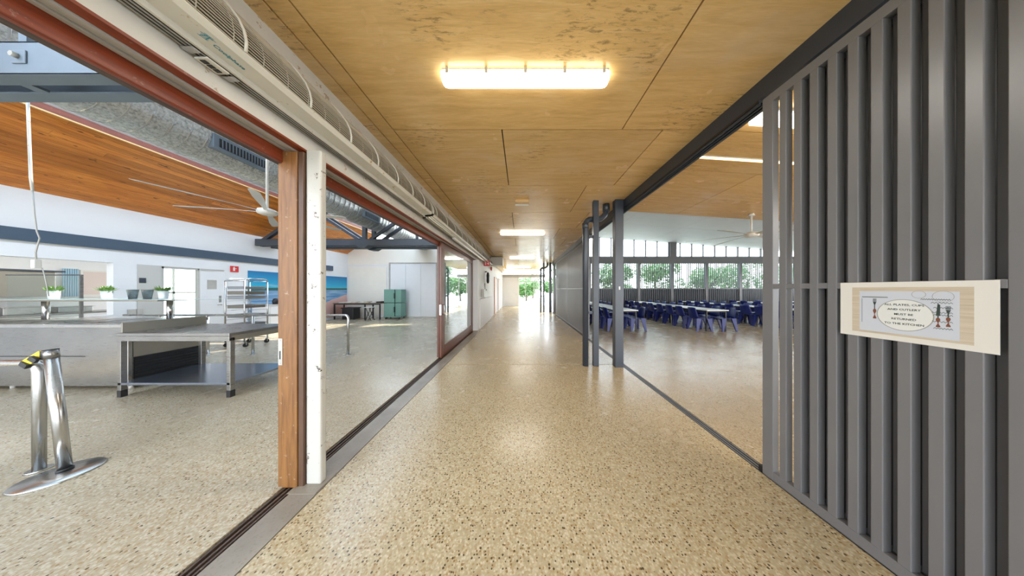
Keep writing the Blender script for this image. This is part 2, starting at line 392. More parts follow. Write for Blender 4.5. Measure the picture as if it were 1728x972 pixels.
# closed timber framed glass leaf and its neighbour
r = thing('sliding_glass_door', 'red-brown timber framed sliding glass door reflecting trees', 'door', (-1.72, 6, 0))
Y0, Y1, XA, XB, ZT = 4.48, 7.38, -1.735, -1.69, 2.46
B(XA, XB, Y0, Y0+.2, .0, ZT).build('stile', M_DOORW, r, .004); B(XA, XB, Y1-.12, Y1, .0, ZT).build('stile', M_DOORW, r, .004)
B(XA, XB, Y0+.2, Y1-.12, .0, .23).build('bottom_rail', M_DOORW, r, .004); B(XA, XB, Y0+.2, Y1-.12, 2.33, ZT).build('top_rail', M_DOORW, r, .004)
B(-1.716, -1.710, Y0+.2, Y1-.12, .23, 2.33).build('pane', M_GLASSD, r)
B(XA+.003, XB-.003, Y0-.004, Y0, .9, 1.12).build('latch_plate', M_SSP, r)
MB().tube([(-1.69, Y0+.07, 1.12), (-1.655, Y0+.07, 1.10), (-1.65, Y0+.07, 1.02), (-1.655, Y0+.07, .93), (-1.69, Y0+.07, .91)], .009, 8).build('handle', M_SSP, r)
r = thing('inner_sliding_door', 'dark-edged second timber leaf stacked behind the glass door', 'door', (-1.78, 6, 0))
B(-1.80, -1.755, 4.52, 4.66, 0, 2.37).build('stile', M_DOORW, r, .004); B(-1.80, -1.755, 7.24, 7.38, 0, 2.37).build('stile', M_DOORW, r, .004)
B(-1.80, -1.755, 4.66, 7.24, 0, .2).build('bottom_rail', M_DOORW, r); B(-1.80, -1.755, 4.66, 7.24, 2.26, 2.37).build('top_rail', M_DOORW, r)
B(-1.78, -1.775, 4.66, 7.24, .2, 2.26).build('pane', M_GLASS, r)
solo(B(-1.80, -1.52, 7.42, 7.60, 0, 2.486), 'white_end_post', M_WHITE, 'plain white pier at the far end of the glass door', 'post', bevel=.005)

# ------------------------------------------------------------------ air curtains
CURV = [(-1.40, 2.65), (-1.397, 2.70), (-1.408, 2.755), (-1.435, 2.815), (-1.475, 2.87), (-1.53, 2.935), (-1.60, 3.0)]
def curve_pt(t):
    q = t*(len(CURV)-1); i = min(int(q), len(CURV)-2); f = q-i
    return tuple(CURV[i][k]*(1-f)+CURV[i+1][k]*f for k in (0, 1))
def air_curtain(y0, y1, lab, ribs, logo=False, nl=20):
    r = thing('air_curtain', lab, 'air curtain', (-1.5, (y0+y1)/2, 2.61), 'air curtains above the left doorway')
    body = [(-1.60, 2.612), (-1.515, 2.615), (-1.42, 2.622), (-1.40, 2.646), (-1.40, 2.652), (-1.43, 2.66), (-1.60, 2.66)]
    MB().prism(body, y0, y1).build('casing', M_UNIT, r)
    MB().sheet([(x-.016, z-.008) for x, z in CURV], y0, y1).build('grille_backing', M_GRBACK, r)
    mb = MB()
    for i in range(nl):
        x, z = curve_pt((i+.5)/nl); mb.box(x-.004, x+.001, y0+.005, y1-.005, z-.0026, z+.0026)
    mb.build('louvre_bars', M_CURVE, r, kind='stuff')
    mb = MB(); n = int((y1-y0)/.12)
    for i in range(n):
        yy = y0+.06+i*.12
        for a, b in zip(CURV, CURV[1:]): mb.bar((a[0]+.002, yy, a[1]), (b[0]+.002, yy, b[1]), .0025, .0025)
    mb.build('mesh_wires', M_CURVE, r, kind='stuff')
    for yy in ribs:
        MB().tube([(a[0]+.006, yy, a[1]) for a in CURV], .0065, 6).build('rib', M_UNIT, r)
    MB().add([(-1.60, y0, 2.61), (-1.60, y0, 3.0)]+[(a[0], y0, a[1]) for a in CURV[::-1][1:]]+[(-1.42, y0, 2.622)], [tuple(range(9))]).build('end_cap', M_UNIT, r)
    # nozzle slot under the casing
    B(-1.592, -1.525, y0+.02, y1-.02, 2.590, 2.6115).build('nozzle_recess', M_DARKGAP, r)
    for x in (-1.582, -1.562, -1.543): B(x-.0025, x+.0025, y0+.02, y1-.02, 2.585, 2.592).build('nozzle_vane', M_GREYW, r)
    B(-1.53, -1.516, y0, y1, 2.588, 2.616).build('nozzle_lip', M_UNIT, r)
    if logo:
        cp = B(-1.594, -1.53, 1.032, 1.112, 2.574, 2.584).build('control_plate', M_UNIT, r, .002)
        for q in range(3): B(-1.578, -1.552, 1.040+q*.022, 1.057+q*.022, 2.571, 2.574).build('switch', M_BLACK, cp)
        for yy in (.985, 1.125): B(-1.592, -1.532, yy, yy+.03, 2.577, 2.584).build('bracket', M_SSP, r, .002)
        me = text_mesh('Coolphase', .027, .0003, 'LEFT')
        # casing face plane from (-1.515,2.615) to (-1.42,2.622); text runs along +y, top of letters toward the corridor
        d = Vector((.095, 0, .007)).normalized(); M = Matrix.Identity(4)
        ex = Vector((0, 1, 0)); ey = d; ez = ex.cross(ey)
        for i, e in enumerate((ex, ey, ez)):
            for j in range(3): M[j][i] = e[j]
        M.translation = Vector((-1.478, 1.012, 2.6166))
        put_mesh(me, M, 'lettering', M_TEAL, r)
        mb = MB()
        for q in range(5): mb.bar((-1.480+.008*q, .968+.004*(q % 2), 2.6178+.0006*q), (-1.476+.008*q, .998-.003*(q % 3), 2.6178+.0006*q), .0020, .002)
        mb.bar((-1.482, .974, 2.618), (-1.446, .978, 2.6205), .0025, .002); mb.bar((-1.478, .992, 2.618), (-1.448, .986, 2.6205), .0025, .002)
        mb.bar((-1.456, .962, 2.6195), (-1.449, 1.006, 2.6205), .0025, .002)
        mb.build('emblem', M_TEAL, r)
    return r
air_curtain(-1.07, 3.33, 'aged white air curtain with teal lettering over the nearest doorway', [1.073+.331*i for i in range(-6, 7)], True)
air_curtain(3.40, 7.40, 'plain white air curtain above the timber framed glass door', [3.5+.5*i for i in range(8)], False, 16)
air_curtain(7.45, 10.3, 'farthest white air curtain high on the white corridor wall', [7.6+.5*i for i in range(6)], False, 10)
solo(MB().cyl((-1.46, 3.36, 2.585), (-1.46, 7.4, 2.585), .011, 8).cyl((-1.435, 3.36, 2.60), (-1.435, 7.4, 2.60), .008, 8), 'conduit', M_UNIT, 'pair of thin white conduits running beneath the second air curtain', 'conduit')
solo(B(-1.50, -1.45, 4.6, 8.1, 2.535, 2.572), 'white_trunking', M_PAPER, 'bright white trunking strip under the far part of the header', 'trunking')

# ------------------------------------------------------------------ far left corridor wall
struct(B(-1.74, -1.581, 7.6, 18, 0, 2.486), 'wall_passage', M_WHITE)
solo(B(-1.58, -1.50, 7.75, 10.6, 0, 1.08), 'low_white_cupboard', M_WHITE, 'low white boxed cupboard running along the far left wall', 'cupboard', bevel=.006)
# red sign
def red_sign(x, yv, z, w, h, along, lab, cat='sign', mode=0):
    r = thing('red_sign', lab, cat, (x, yv, z))
    if along == 'y':
        B(x, x+.012, yv, yv+w, z, z+h).build('plate', M_REDS, r)
        mb = MB().box(x+.012, x+.014, yv+w*.3, yv+w*.55, z+h*.2, z+h*.75).box(x+.012, x+.014, yv+w*.38, yv+w*.5, z+h*.76, z+h*.88).box(x+.012, x+.014, yv+w*.55, yv+w*.75, z+h*.55, z+h*.62)
    else:
        B(x, x+w, yv, yv+.012, z, z+h).build('plate', M_REDS, r)
        mb = MB().box(x+w*.18, x+w*.4, yv-.002, yv, z+h*.2, z+h*.75).box(x+w*.22, x+w*.36, yv-.002, yv, z+h*.76, z+h*.88)
        mb.add([(x+w*.5, yv-.002, z+h*.45), (x+w*.85, yv-.002, z+h*.75), (x+w*.85, yv-.002, z+h*.2)], [(0,1,2)]).box(x+w*.5, x+w*.8, yv-.002, yv, z+h*.8, z+h*.86)
    mb.build('pictogram', M_PAPER, r); return r
red_sign(-1.58, 8.9, 2.42, .25, .22, 'x', 'red and white square sign projecting from far left wall')
solo(B(-1.58, -1.52, 10.9, 11.05, 2.42, 2.6), 'red_alarm', M_REDS, 'small red alarm box beyond the red square sign', 'alarm')
mb = MB(); vs = []
prof = [(0,.0), (.05,.01), (.075,.08), (.07,.2), (.08,.34), (.06,.46), (.03,.50), (0,.51)]
mb.lathe(prof, (0,0,0), 14); mb.v = [(x*.75-1.455, y*2.0+9.2, z+1.70+.02*math.sin(9*z)) for x, y, z in mb.v]
r = thing('hanging_black_cover', 'bulging black cover hanging on the far white wall', 'cover', (-1.455, 9.2, 1.70))
mb.build('cover', M_FABRIC, r); B(-1.58, -1.50, 9.17, 9.23, 2.18, 2.23).build('hook', M_BLACK, r)
solo(MB().tube([(-1.56, 9.05, 1.7), (-1.55, 9.03, 1.5), (-1.53, 9.0, 1.42), (-1.55, 8.98, 1.3), (-1.55, 8.98, 1.08)], .014, 8).cyl((-1.58, 9.0, 1.42), (-1.47, 9.0, 1.42), .03, 8), 'wall_valve_pipe', M_SS, 'thin metal pipe with valve below the hanging black cover', 'pipe')
solo(B(-1.58, -1.47, 8.35, 8.75, 1.13, 1.45), 'meter_box', M_LIP, 'small pale grey box on wall left of the valve pipe', 'box', bevel=.005)
solo(B(-1.56, -.95, 10.7, 11.3, 2.66, 3.08), 'ceiling_duct_box', M_LIP, 'grey boxy unit hung below the far corridor ceiling', 'ventilation unit', bevel=.008)
struct(B(-1.56, -1.25, 11.3, 18, 2.85, CZ), 'trim_12', M_PLY)
for i, (a, b) in enumerate(((12.3, 13.2), (14.2, 15.1))):
    r = thing('wall_cabinet_door', ['pale door with timber edge on far left wall, nearer of two', 'pale door with timber edge on far left wall, farther of two'][i], 'door', (-1.56, a, 0))
    B(-1.579, -1.55, a, b, 0, 2.1).build('leaf', M_WHITE, r, .004); B(-1.579, -1.54, a-.06, a, 0, 2.16).build('frame', M_PINE, r); B(-1.579, -1.54, b, b+.06, 0, 2.16).build('frame', M_GREYW, r)

# ------------------------------------------------------------------ corridor end
we = struct(MB().box(-1.6, -.3, 18.0, 18.12, 2.12, 2.45).box(-1.6, -1.42, 18, 18.12, 0, 2.12).box(-.33, -.2, 18, 18.12, 0, 2.45), 'wall_back', M_WHITE)
struct(B(-1.6, 2.05, 17.95, 18.15, 2.45, 2.70), 'trim_13', M_GREYW)
d = struct(B(-1.42, -.33, 18.02, 18.07, 0, 2.12), 'door_1', M_WHITE); B(-.45, -.42, 17.98, 18.02, .95, 1.15).build('door_handle', M_SSP, d)
wd = struct(MB().box(-1.6, 2.05, 17.97, 18.02, 3.04, 3.1), 'window_1', M_GREYW)
for i in range(8):
    x = -1.55+i*.5; B(x-.015, x+.015, 17.98, 18.02, 2.70, 3.04).build('mullion', M_GREYW, wd)
    if i < 7: B(x+.015, x+.485, 17.995, 18.0, 2.70, 3.04).build('pane', M_GLASS, wd)
r = thing('end_frame', 'thin pale metal frame of the far corridor exit', 'frame', (.9, 18, 0))
for x in (.35, 1.05, 1.25, 1.9): B(x-.025, x+.025, 17.98, 18.04, 0, 2.45).build('upright', M_LIP, r)
B(-.2, 2.0, 17.98, 18.04, 2.05, 2.1).build('crossbar', M_LIP, r)

# ------------------------------------------------------------------ right side: beam, posts, pipes
struct(B(1.905, 2.06, FY0, 13.25, 2.965, CZ+.1), 'trim_14', M_DARKST)
t = struct(B(1.90, 1.99, 1.70, 13.2, 2.945, 2.965), 'trim_15', M_BLACK)
for x in (1.912, 1.945, 1.978): B(x-.005, x+.005, 1.70, 13.2, 2.925, 2.945).build('track_lip', M_DARKST, t)
def post_group(dy, which):
    solo(B(1.736, 1.89, 3.924+dy, 4.05+dy, 0, CZ-.001), 'steel_post', M_DARKST, f'wide charcoal box post touching the right beam, {which}', 'post', bevel=.006)
    solo(B(1.352, 1.452, 3.975+dy, 4.065+dy, 0, CZ-.001), 'slim_steel_post', M_DARKST, f'slim charcoal post between wide post and drainpipe, {which}', 'post', bevel=.005)
    r = thing('drainpipe', f'round charcoal drainpipe with elbow bending up to ceiling, {which}', 'pipe', (1.215, 4.03+dy, 0))
    pts = [(1.215, 4.03, 0), (1.215, 4.03, 2.66)]+[(1.215+.13*(1-math.cos(a)), 4.03+.05*(1-math.cos(a)), 2.66+.13*math.sin(a)) for a in (.4, .8, 1.2, 1.57)]
    pts += [(1.45, 4.13, 2.80), (1.55, 4.15, 2.83), (1.63, 4.16, 2.90), (1.66, 4.17, 2.97), (1.665, 4.17, CZ-.002)]
    MB().tube([(x, y+dy, z) for x, y, z in pts], .054, 16).build('pipe', M_DARKST, r)
    MB().cyl((1.215, 4.03+dy, 2.60), (1.215, 4.03+dy, 2.70), .061, 16).cyl((1.665, 4.17+dy, 2.98), (1.665, 4.17+dy, CZ-.001), .068, 16).build('collar', M_DARKST, r)
    for z in (2.42, .98): B(1.27, 1.352, 4.01+dy, 4.05+dy, z, z+.05).build('clamp', M_DARKST, r, .003)
post_group(0, 'near the camera'); post_group(9.35, 'far down the corridor')
solo(B(1.80, 1.825, 3.918, 3.924, 1.44, 1.50), 'small_white_plate', M_PAPER, 'tiny white plate on the wide near charcoal post', 'plate')

# ------------------------------------------------------------------ right slatted screens
PIT, SLW = .0809, .0395
def slat_screen(name, lab, x0, x1, yf, n, near_w=.067, far_w=.068, z0=.013, z1=2.93, backing=False, parts=True, grp=None, depth=None):
    """far stile at yf, slats toward smaller y"""
    r = thing(name, lab, 'screen', ((x0+x1)/2, yf, z0), grp)
    yn = yf-far_w-n*PIT-(PIT-SLW)
    B(x0, x1, yf-far_w, yf, z0, z1).build('stile', M_SLAT, r, .0025)
    B(x0, x1, yn-near_w, yn, z0, z1).build('stile', M_SLAT, r, .0025)
    for a, b, nm in ((z0, z0+.066, 'bottom_rail'), (1.453, 1.489, 'middle_rail'), (z1-.065, z1, 'top_rail')):
        B(x0+.001, x1-.001, yn, yf-far_w, a, b).build(nm, M_SLAT, r, .002)
    proto = None; mbs = MB()
    for i in range(n):
        ya = yf-far_w-(PIT-SLW)-i*PIT-SLW
        if parts:
            if proto is None: proto = B(x0, x1, ya, ya+SLW, z0+.066, z1-.065).build('slat', M_SLAT, r, .003)
            else: inst(proto, r, (0, -i*PIT, 0))
        else: mbs.box(x0, x1, ya, ya+SLW, z0+.066, z1-.065)
    if not parts: mbs.build('slats', M_SLAT, r, kind='stuff')
    if backing: B(x1-.004, x1+.002, yn, yf-far_w, z0+.06, z1-.06).build('backing_sheet', M_DARKST if backing is True else backing, r)
    return r, yn-near_w
s1, e1 = slat_screen('slatted_screen', 'nearest grey slatted sliding screen carrying the paper sign', 1.885, 1.932, 1.66, 9, near_w=.09)
slat_screen('slatted_screen', 'grey slatted screen continuing beside the camera from the signed one', 1.885, 1.932, e1-.004, 20)
slat_screen('slatted_screen', 'slatted screen with shade-black backing stacked just behind the one with sign', 1.945, 1.988, 1.464, 24, backing=M_BLACK)  # black backing colour stands in for deep shade between the stacked screens
B(1.90, 1.985, 1.655, 1.70, .002, .05).build('guide_block', M_BLACK, s1)
slat_screen('slatted_screen', 'dark closed slatted screen in far right corridor wall, nearer of two', 1.93, 1.975, 9.0, 33, z1=2.945, backing=True, parts=False)
slat_screen('slatted_screen', 'dark closed slatted screen in far right corridor wall, farther of two', 1.93, 1.975, 11.9, 33, z1=2.945, backing=True, parts=False)

# paper sign
SX = 1.8835
r = thing('paper_sign', 'white laminated dining notice with plate picture on the slatted screen', 'sign', (SX, 1.04, 1.19))
B(SX-.0012, SX, .8345, 1.252, 1.190, 1.4865).build('sheet', M_PAPER, r)
x = SX-.0012
pic = B(x-.0004, x, .882, 1.207, 1.215, 1.460).build('picture', M_PWOOD, r)
B(x-.0008, x-.0004, .911, 1.181, 1.226, 1.440).build('printed_cloth', M_CLOTH, pic)
def disc(yc, zc, ry, rz, xx, n=40): return MB().add([(xx, yc+ry*math.cos(2*PI*i/n), zc+rz*math.sin(2*PI*i/n)) for i in range(n)], [tuple(range(n))])
def ringf(yc, zc, r0, r1, xx, n=32): return MB().add([(xx, yc+q*math.cos(2*PI*i/n), zc+q*math.sin(2*PI*i/n)) for q in (r0, r1) for i in range(n)], [(i, (i+1) % n, n+(i+1) % n, n+i) for i in range(n)])
disc(1.045, 1.322, .0785, .0785, x-.0010).build('plate_rim', M_RIM, pic); disc(1.045, 1.322, .0755, .0755, x-.0012).build('printed_plate', M_PLATE, pic)
mb = MB()
def zig(mb, ya, yb, z, n):
    for i in range(n):
        yy = ya+(yb-ya)*i/n; s = (yb-ya)/n
        mb.bar((x-.0010, yy, z), (x-.0010, yy+s*.5, z+.006), .0002, .0014); mb.bar((x-.0010, yy+s*.5, z+.006), (x-.0010, yy+s, z), .0002, .0014)
zig(mb, 1.172, 1.09, 1.405, 18); zig(mb, 1.0, .93, 1.40, 12)
for q in range(6): zig(mb, .975-.006*(q % 2), .925, 1.385-.022*q if q < 3 else 1.36-.03*(q-2), 6)
mb.bar((x-.001, 1.172, 1.40), (x-.001, 1.172, 1.27), .0002, .0012)
mb.build('printed_pattern', M_TEXT, pic)
ringf(1.005, 1.425, .017, .0185, x-.0011).build('printed_glass', M_RIM, pic); ringf(.947, 1.417, .024, .0255, x-.0011).build('printed_glass', M_RIM, pic)
def cutlery(yc, ztop, zmid, zbot, kind):
    mb = MB()
    if kind == 'fork':
        for q in (-.0045, -.0015, .0015, .0045): mb.bar((x-.0014, yc+q, ztop), (x-.0014, yc+q, ztop-.02), .0003, .0014)
        mb.add([(x-.0014, yc-.0055, ztop-.018), (x-.0014, yc+.0055, ztop-.018), (x-.0014, yc+.002, ztop-.032), (x-.0014, yc-.002, ztop-.032)], [(0,1,2,3)])
    else:
        mb.add([(x-.0014, yc-.005, ztop-.006), (x-.0014, yc+.001, ztop), (x-.0014, yc+.005, zmid+.01), (x-.0014, yc-.005, zmid+.01)], [(0,1,2,3)])
    mb.bar((x-.0014, yc, ztop-.02), (x-.0014, yc, zmid), .0003, .003).build('printed_'+kind, M_TEXT, pic)
    n = 14; MB().add([(x-.0014, yc+s*(.0032+.0022*math.sin(i/n*9)), zmid-(zmid-zbot)*i/n) for s in (1,) for i in range(n)]+[(x-.0014, yc-(.0032+.0022*math.sin(i/n*9)), zmid-(zmid-zbot)*i/n) for i in range(n-1, -1, -1)], [tuple(range(2*n))]).build('printed_handle', M_HANDLE, pic)
cutlery(1.130, 1.400, 1.345, 1.29, 'fork'); cutlery(.958, 1.385, 1.32, 1.275, 'knife'); cutlery(.935, 1.375, 1.325, 1.28, 'fork')
for i, ln in enumerate(('ALL PLATES, CUPS', 'AND CUTLERY', 'MUST BE', 'RETURNED', 'TO THE KITCHEN')):
    me = text_mesh(ln, .0136, .0002)
    M = Matrix(((0, 0, -1, x-.0016), (-1, 0, 0, 1.045), (0, 1, 0, 1.368-.0235*i), (0, 0, 0, 1)))
    put_mesh(me, M, 'lettering', M_TEXT, pic)

# ------------------------------------------------------------------ right dining room
zr = lambda X: CZ-.066*(X-2.0)
cr = struct(MB().prism([(2.06, zr(2.06)+.02), (19, zr(19)+.02), (19, zr(19)+.14), (2.06, zr(2.06)+.14)], FY0, 4.5), 'ceiling_dining', M_DARKGAP)
for (ya, yb) in ((-4, -1.38), (-1.38, .0), (.0, 1.02), (1.02, 2.22), (2.22, 2.93), (2.93, 3.72), (3.72, 4.5)):
    xc = 2.065; off = 1.2 if int(ya*10) % 2 else 0
    while xc < 19:
        xe = min(xc+2.4-off, 19); off = 0
        MB().prism([(xc+g, zr(xc)), (xe-g, zr(xe)), (xe-g, zr(xe)+.016), (xc+g, zr(xc)+.016)], ya+g, yb-g).build('ply_panel', M_PLYR, cr)
        xc = xe
zw = lambda X: 4.92-.072*(X-1.95)
cw = struct(MB().prism([(1.95, zw(1.95)+.02), (19, zw(19)+.02), (19, zw(19)+.14), (1.95, zw(1.95)+.14)], 4.5, 13.6), 'ceiling_dining_high', M_LIP)
for i in range(6):
    ya = 4.5+i*1.5; xc = 1.95
    while xc < 19:
        xe = min(xc+3.0, 19); MB().prism([(xc+.006, zw(xc)), (xe-.006, zw(xe)), (xe-.006, zw(xe)+.018), (xc+.006, zw(xc)+.018)], ya+.006, min(ya+1.5, 13.55)-.006).build('white_panel', M_WHITE, cw); xc = xe
struct(MB().add([(X, Y, z) for Y in (4.42, 4.5) for X, z in ((2.0, zr(2)+.02), (19, zr(19)+.02), (19, zw(19)+.1), (2.0, zw(2)+.1))], [(0,1,2,3), (7,6,5,4), (0,4,5,1), (1,5,6,2), (2,6,7,3), (3,7,4,0)]), 'wall_step', M_WHITE)
struct(MB().box(1.95, 2.05, 4.5, 13.3, CZ+.1, 4.95), 'wall_upper', M_WHITE)
# far window wall
YW = 13.3
struct(B(1.95, 19, YW-.12, YW+.12, 3.11, 3.47), 'trim_16', M_SLAT)
wv = struct(MB().box(1.95, 19, YW-.02, YW+.04, 3.47, 3.50), 'window_2', M_SLAT)
xs = []; xx = 2.0
cols = [7.3+.0]
while xx < 18.9: xs.append(xx); xx += .722
for i, xa in enumerate(xs):
    xb = min(xa+.722, 19); B(xa-.03, xa+.03, YW-.03, YW+.05, 3.50, zw(xa)-.002).build('mullion', M_SLAT, wv)
    MB().add([(xa+.03, YW, 3.5), (xb-.03, YW, 3.5), (xb-.03, YW, zw(xb)-.01), (xa+.03, YW, zw(xa)-.01)], [(0,1,2,3)]).build('pane', M_GLASS, wv)
for i, X in enumerate((9.45,)):
    struct(B(X-.2, X+.2, YW-.12, YW+.12, 3.47, zw(X)-.003), 'trim_17', M_SLAT)
colx = [2.05, 4.25, 7.3, 9.35, 11.5, 13.6, 15.7, 17.8, 19.0]
for i, X in enumerate(colx):
    solo(B(X-.07, X+.07, YW-.14, YW+.02, 0, 3.11), 'window_post', M_SLAT, f'charcoal post between slatted window bays, number {i+1} from the corridor' if False else
         ['charcoal window post beside the corridor wall', 'charcoal window post left of the first full slatted bay', 'charcoal window post seen just right of the wide corridor post', 'charcoal window post under the thick clerestory pier', 'charcoal window post left of the ceiling fan', 'charcoal window post below the fan hub', 'charcoal window post just left of the near slatted screen', 'charcoal window post glimpsed through the near slats', 'charcoal window post in the far right corner'][i], 'post', 'posts of the far window wall')
for i, (xa, xb) in enumerate(zip(colx, colx[1:])):
    a, b = xa+.075, xb-.075
    r = thing('window_screen', 'slatted window screen bay with dark lower half, ' + ['closest to the corridor', 'second from the corridor', 'third from the corridor', 'fourth from the corridor', 'fifth from the corridor', 'sixth from the corridor', 'seventh from the corridor', 'farthest right'][i], 'screen', ((a+b)/2, YW, 0), 'slatted bays of the far window wall')
    mb = MB(); n = int((b-a)/.115)
    for q in range(n):
        xq = a+(b-a)*(q+.5)/n; mb.box(xq-.022, xq+.022, YW-.10, YW-.075, .1, 3.04)
    mb.build('slats', mat('window_slat_grey', (.085,.09,.1), .4), r, kind='stuff')
    B(a, b, YW-.11, YW-.05, 0, .1).build('bottom_rail', M_SLAT, r); B(a, b, YW-.11, YW-.05, 3.04, 3.11).build('top_rail', M_SLAT, r); B(a, b, YW-.112, YW-.05, 1.46, 1.52).build('middle_rail', M_SLAT, r)
    B(a, b, YW-.045, YW-.03, .1, 1.46).build('lower_sheet', M_DARKST, r); B(a, b, YW-.005, YW, 1.52, 3.04).build('pane', M_GLASS, r)
# right boundary wall with high openings
struct(MB().box(19, 19.15, FY0, 13.3, 0, 1.0).box(19, 19.15, FY0, 13.3, 2.4, 3.8), 'wall_right', M_WHITE)
# strip light, batten light
r = thing('strip_light', 'long thin glowing yellow strip across dining room plywood ceiling', 'light', (3.9, 2.64, zr(5.7)-.01))
MB().prism([(2.12, zr(2.12)-.012), (5.7, zr(5.7)-.012), (5.7, zr(5.7)-.001), (2.12, zr(2.12)-.001)], 2.625, 2.66).build('diffuser', M_LAMPW, r)
MB().prism([(2.10, zr(2.10)-.008), (5.72, zr(5.72)-.008), (5.72, zr(5.72)-.001), (2.10, zr(2.10)-.001)], 2.61, 2.6245).build('edge_trim', M_LIP, r)
r = thing('batten_light', 'white batten light on dining ceiling just above the slatted screen', 'light', (2.75, 2.0, zr(3.5)-.1))
MB().prism([(2.2, zr(2.2)-.07), (3.45, zr(3.45)-.07), (3.45, zr(3.45)-.001), (2.2, zr(2.2)-.001)], 1.94, 2.06).build('diffuser', M_LAMP, r, .01)
MB().prism([(2.18, zr(2.18)-.02), (3.47, zr(3.47)-.02), (3.47, zr(3.47)-.001), (2.18, zr(2.18)-.001)], 1.925, 1.939).build('base_tray', M_LIP, r)
for i, (X, Y) in enumerate(((5, -1), (10, -1), (15, -1), (8.5, 2), (13.5, 2))):  # unseen battens, added to brighten the dining room
    r = thing('batten_light', 'added white batten light in dining ceiling, out of view, '+['row behind, nearest', 'row behind, middle', 'row behind, far', 'second row, nearest', 'second row, far'][i], 'light', (X, Y, zr(X)-.1), 'added fill battens on the dining room ceiling')
    B(X-.62, X+.62, Y-.06, Y+.06, zr(X)-.11, zr(X)-.045).build('diffuser', M_LAMP, r, .01)
    area_light('dining_fill_glow', (X, Y, zr(X)-.13), 1.25, .12, 60)

def fan(hub, top, R, nb, a0, lab):
    r = thing('ceiling_fan', lab, 'ceiling fan', hub)
    MB().cyl(hub, (hub[0], hub[1], top), .017, 12).build('rod', M_PAPER, r)
    MB().cyl((hub[0], hub[1], top-.05), (hub[0], hub[1], top), .055, 16, .035).build('canopy', M_PAPER, r)
    MB().lathe([(0, .055), (.05, .055), (.10, .035), (.112, .0), (.105, -.03), (.07, -.045), (0, -.047)], hub, 24).build('hub', M_PAPER, r)
    for i in range(nb):
        a = a0+2*PI*i/nb; c, s_ = math.cos(a), math.sin(a); mb = MB()
        w0, w1 = .028, .052; vs = []
        for rr, w, tz in ((.10, .02, 0), (.3, w0, .004), (R*.7, w1, .0), (R-.03, w1*.9, -.004), (R, w1*.5, -.004)):
            for q, dz in ((-1, .008), (1, -.008)):
                for tt in (.0025, -.0025): vs.append((hub[0]+c*rr-s_*w*q, hub[1]+s_*rr+c*w*q, hub[2]+tz+dz+tt))
        fs = []
        for k in range(4):
            o_ = k*4; fs += [(o_, o_+2, o_+6, o_+4), (o_+1, o_+5, o_+7, o_+3), (o_, o_+4, o_+5, o_+1), (o_+2, o_+3, o_+7, o_+6)]
        fs += [(0,1,3,2), (16,18,19,17)]
        mb.add(vs, fs).build('blade', M_LIP, r)
fan((4.55, 4.20, 2.525), zr(4.55)-.001, 1.03, 6, .35, 'white six-bladed ceiling fan over the dining room tables')

# tables and chairs
def make_chair():
    r = thing('plastic_chair', 'x', 'chair', (0, 0, 0), 'navy chairs along the dining tables')
    def patch(fn, nu, nv, th, name):
        mb = MB(); top = []; bot = []
        for i in range(nu+1):
            for j in range(nv+1):
                p, nrm = fn(i/nu, j/nv); top.append(p); bot.append(tuple(p[k]-nrm[k]*th for k in range(3)))
        m_ = nv+1; f = []
        for i in range(nu):
            for j in range(nv): f.append((i*m_+j, (i+1)*m_+j, (i+1)*m_+j+1, i*m_+j+1))
        T = len(top); f2 = [tuple(T+q for q in a[::-1]) for a in f]
        ed = [(i*m_, i*m_+T, (i+1)*m_+T, (i+1)*m_) for i in range(nu)]+[(i*m_+nv, (i+1)*m_+nv, (i+1)*m_+nv+T, i*m_+nv+T) for i in range(nu)]
        ed += [(j, j+1, j+1+T, j+T) for j in range(nv)]+[(nu*m_+j, nu*m_+j+T, nu*m_+j+1+T, nu*m_+j+1) for j in range(nv)]
        mb.add(top+bot, f+f2+ed, True); return mb.build(name, M_CHAIR, r)
    # chair faces +y; back at -y
    patch(lambda u, v: ((( u-.5)*(.44-.04*(1-v)), -.19+.40*v, .45-.015*math.sin(PI*v)-.02*(1-(2*u-1)**2)-.03*max(0, v-.85)/.15), (0,0,1)), 6, 6, .012, 'seat')
    patch(lambda u, v: (((u-.5)*(.42-.07*v*v), -.19-.09*v-.05*(1-(2*u-1)**2), .44+.38*v-.02*(2*u-1)**4*v), (0,-1,0)), 8, 6, .012, 'backrest')
    for sx in (-1, 1):
        for sy, yt, yb in ((1, .17, .24), (-1, -.17, -.25)):
            mb = MB(); a = [(sx*.215, yt-.085, .445), (sx*.215, yt+.085, .445), (sx*.17, yt+.07, .445), (sx*.17, yt-.07, .445)]
            b = [(sx*.25, yb-.03, 0), (sx*.25, yb+.03, 0), (sx*.215, yb+.026, 0), (sx*.215, yb-.026, 0)]
            mb.add(a+b, [(0,1,2,3), (7,6,5,4), (0,4,5,1), (1,5,6,2), (2,6,7,3), (3,7,4,0)]).build('leg', M_CHAIR, r, .004)
    return r
chair0 = make_chair(); used = [False]
def make_table():
    r = thing('dining_table', 'x', 'table', (0, 0, 0), 'white tables in the dining room')
    B(-.375, .375, -.898, .898, .705, .735).build('tabletop', M_TABLE, r, .006)
    for sx in (-1, 1):
        for sy in (-1, 1): B(sx*.33-.02, sx*.33+.02, sy*.82-.02, sy*.82+.02, 0, .66).build('leg', M_BLACK, r)
    MB().box(-.33, .33, -.83, -.79, .66, .705).box(-.33, .33, .79, .83, .66, .705).box(-.34, -.31, -.8, .8, .66, .705).box(.31, .34, -.8, .8, .66, .705).build('under_frame', M_BLACK, r)
    return r
table0 = make_table(); usedt = [False]
ordn = ['first', 'second', 'third', 'fourth', 'fifth', 'sixth', 'seventh', 'eighth', 'ninth']
rown = ['leftmost', 'second', 'third', 'fourth', 'rightmost']
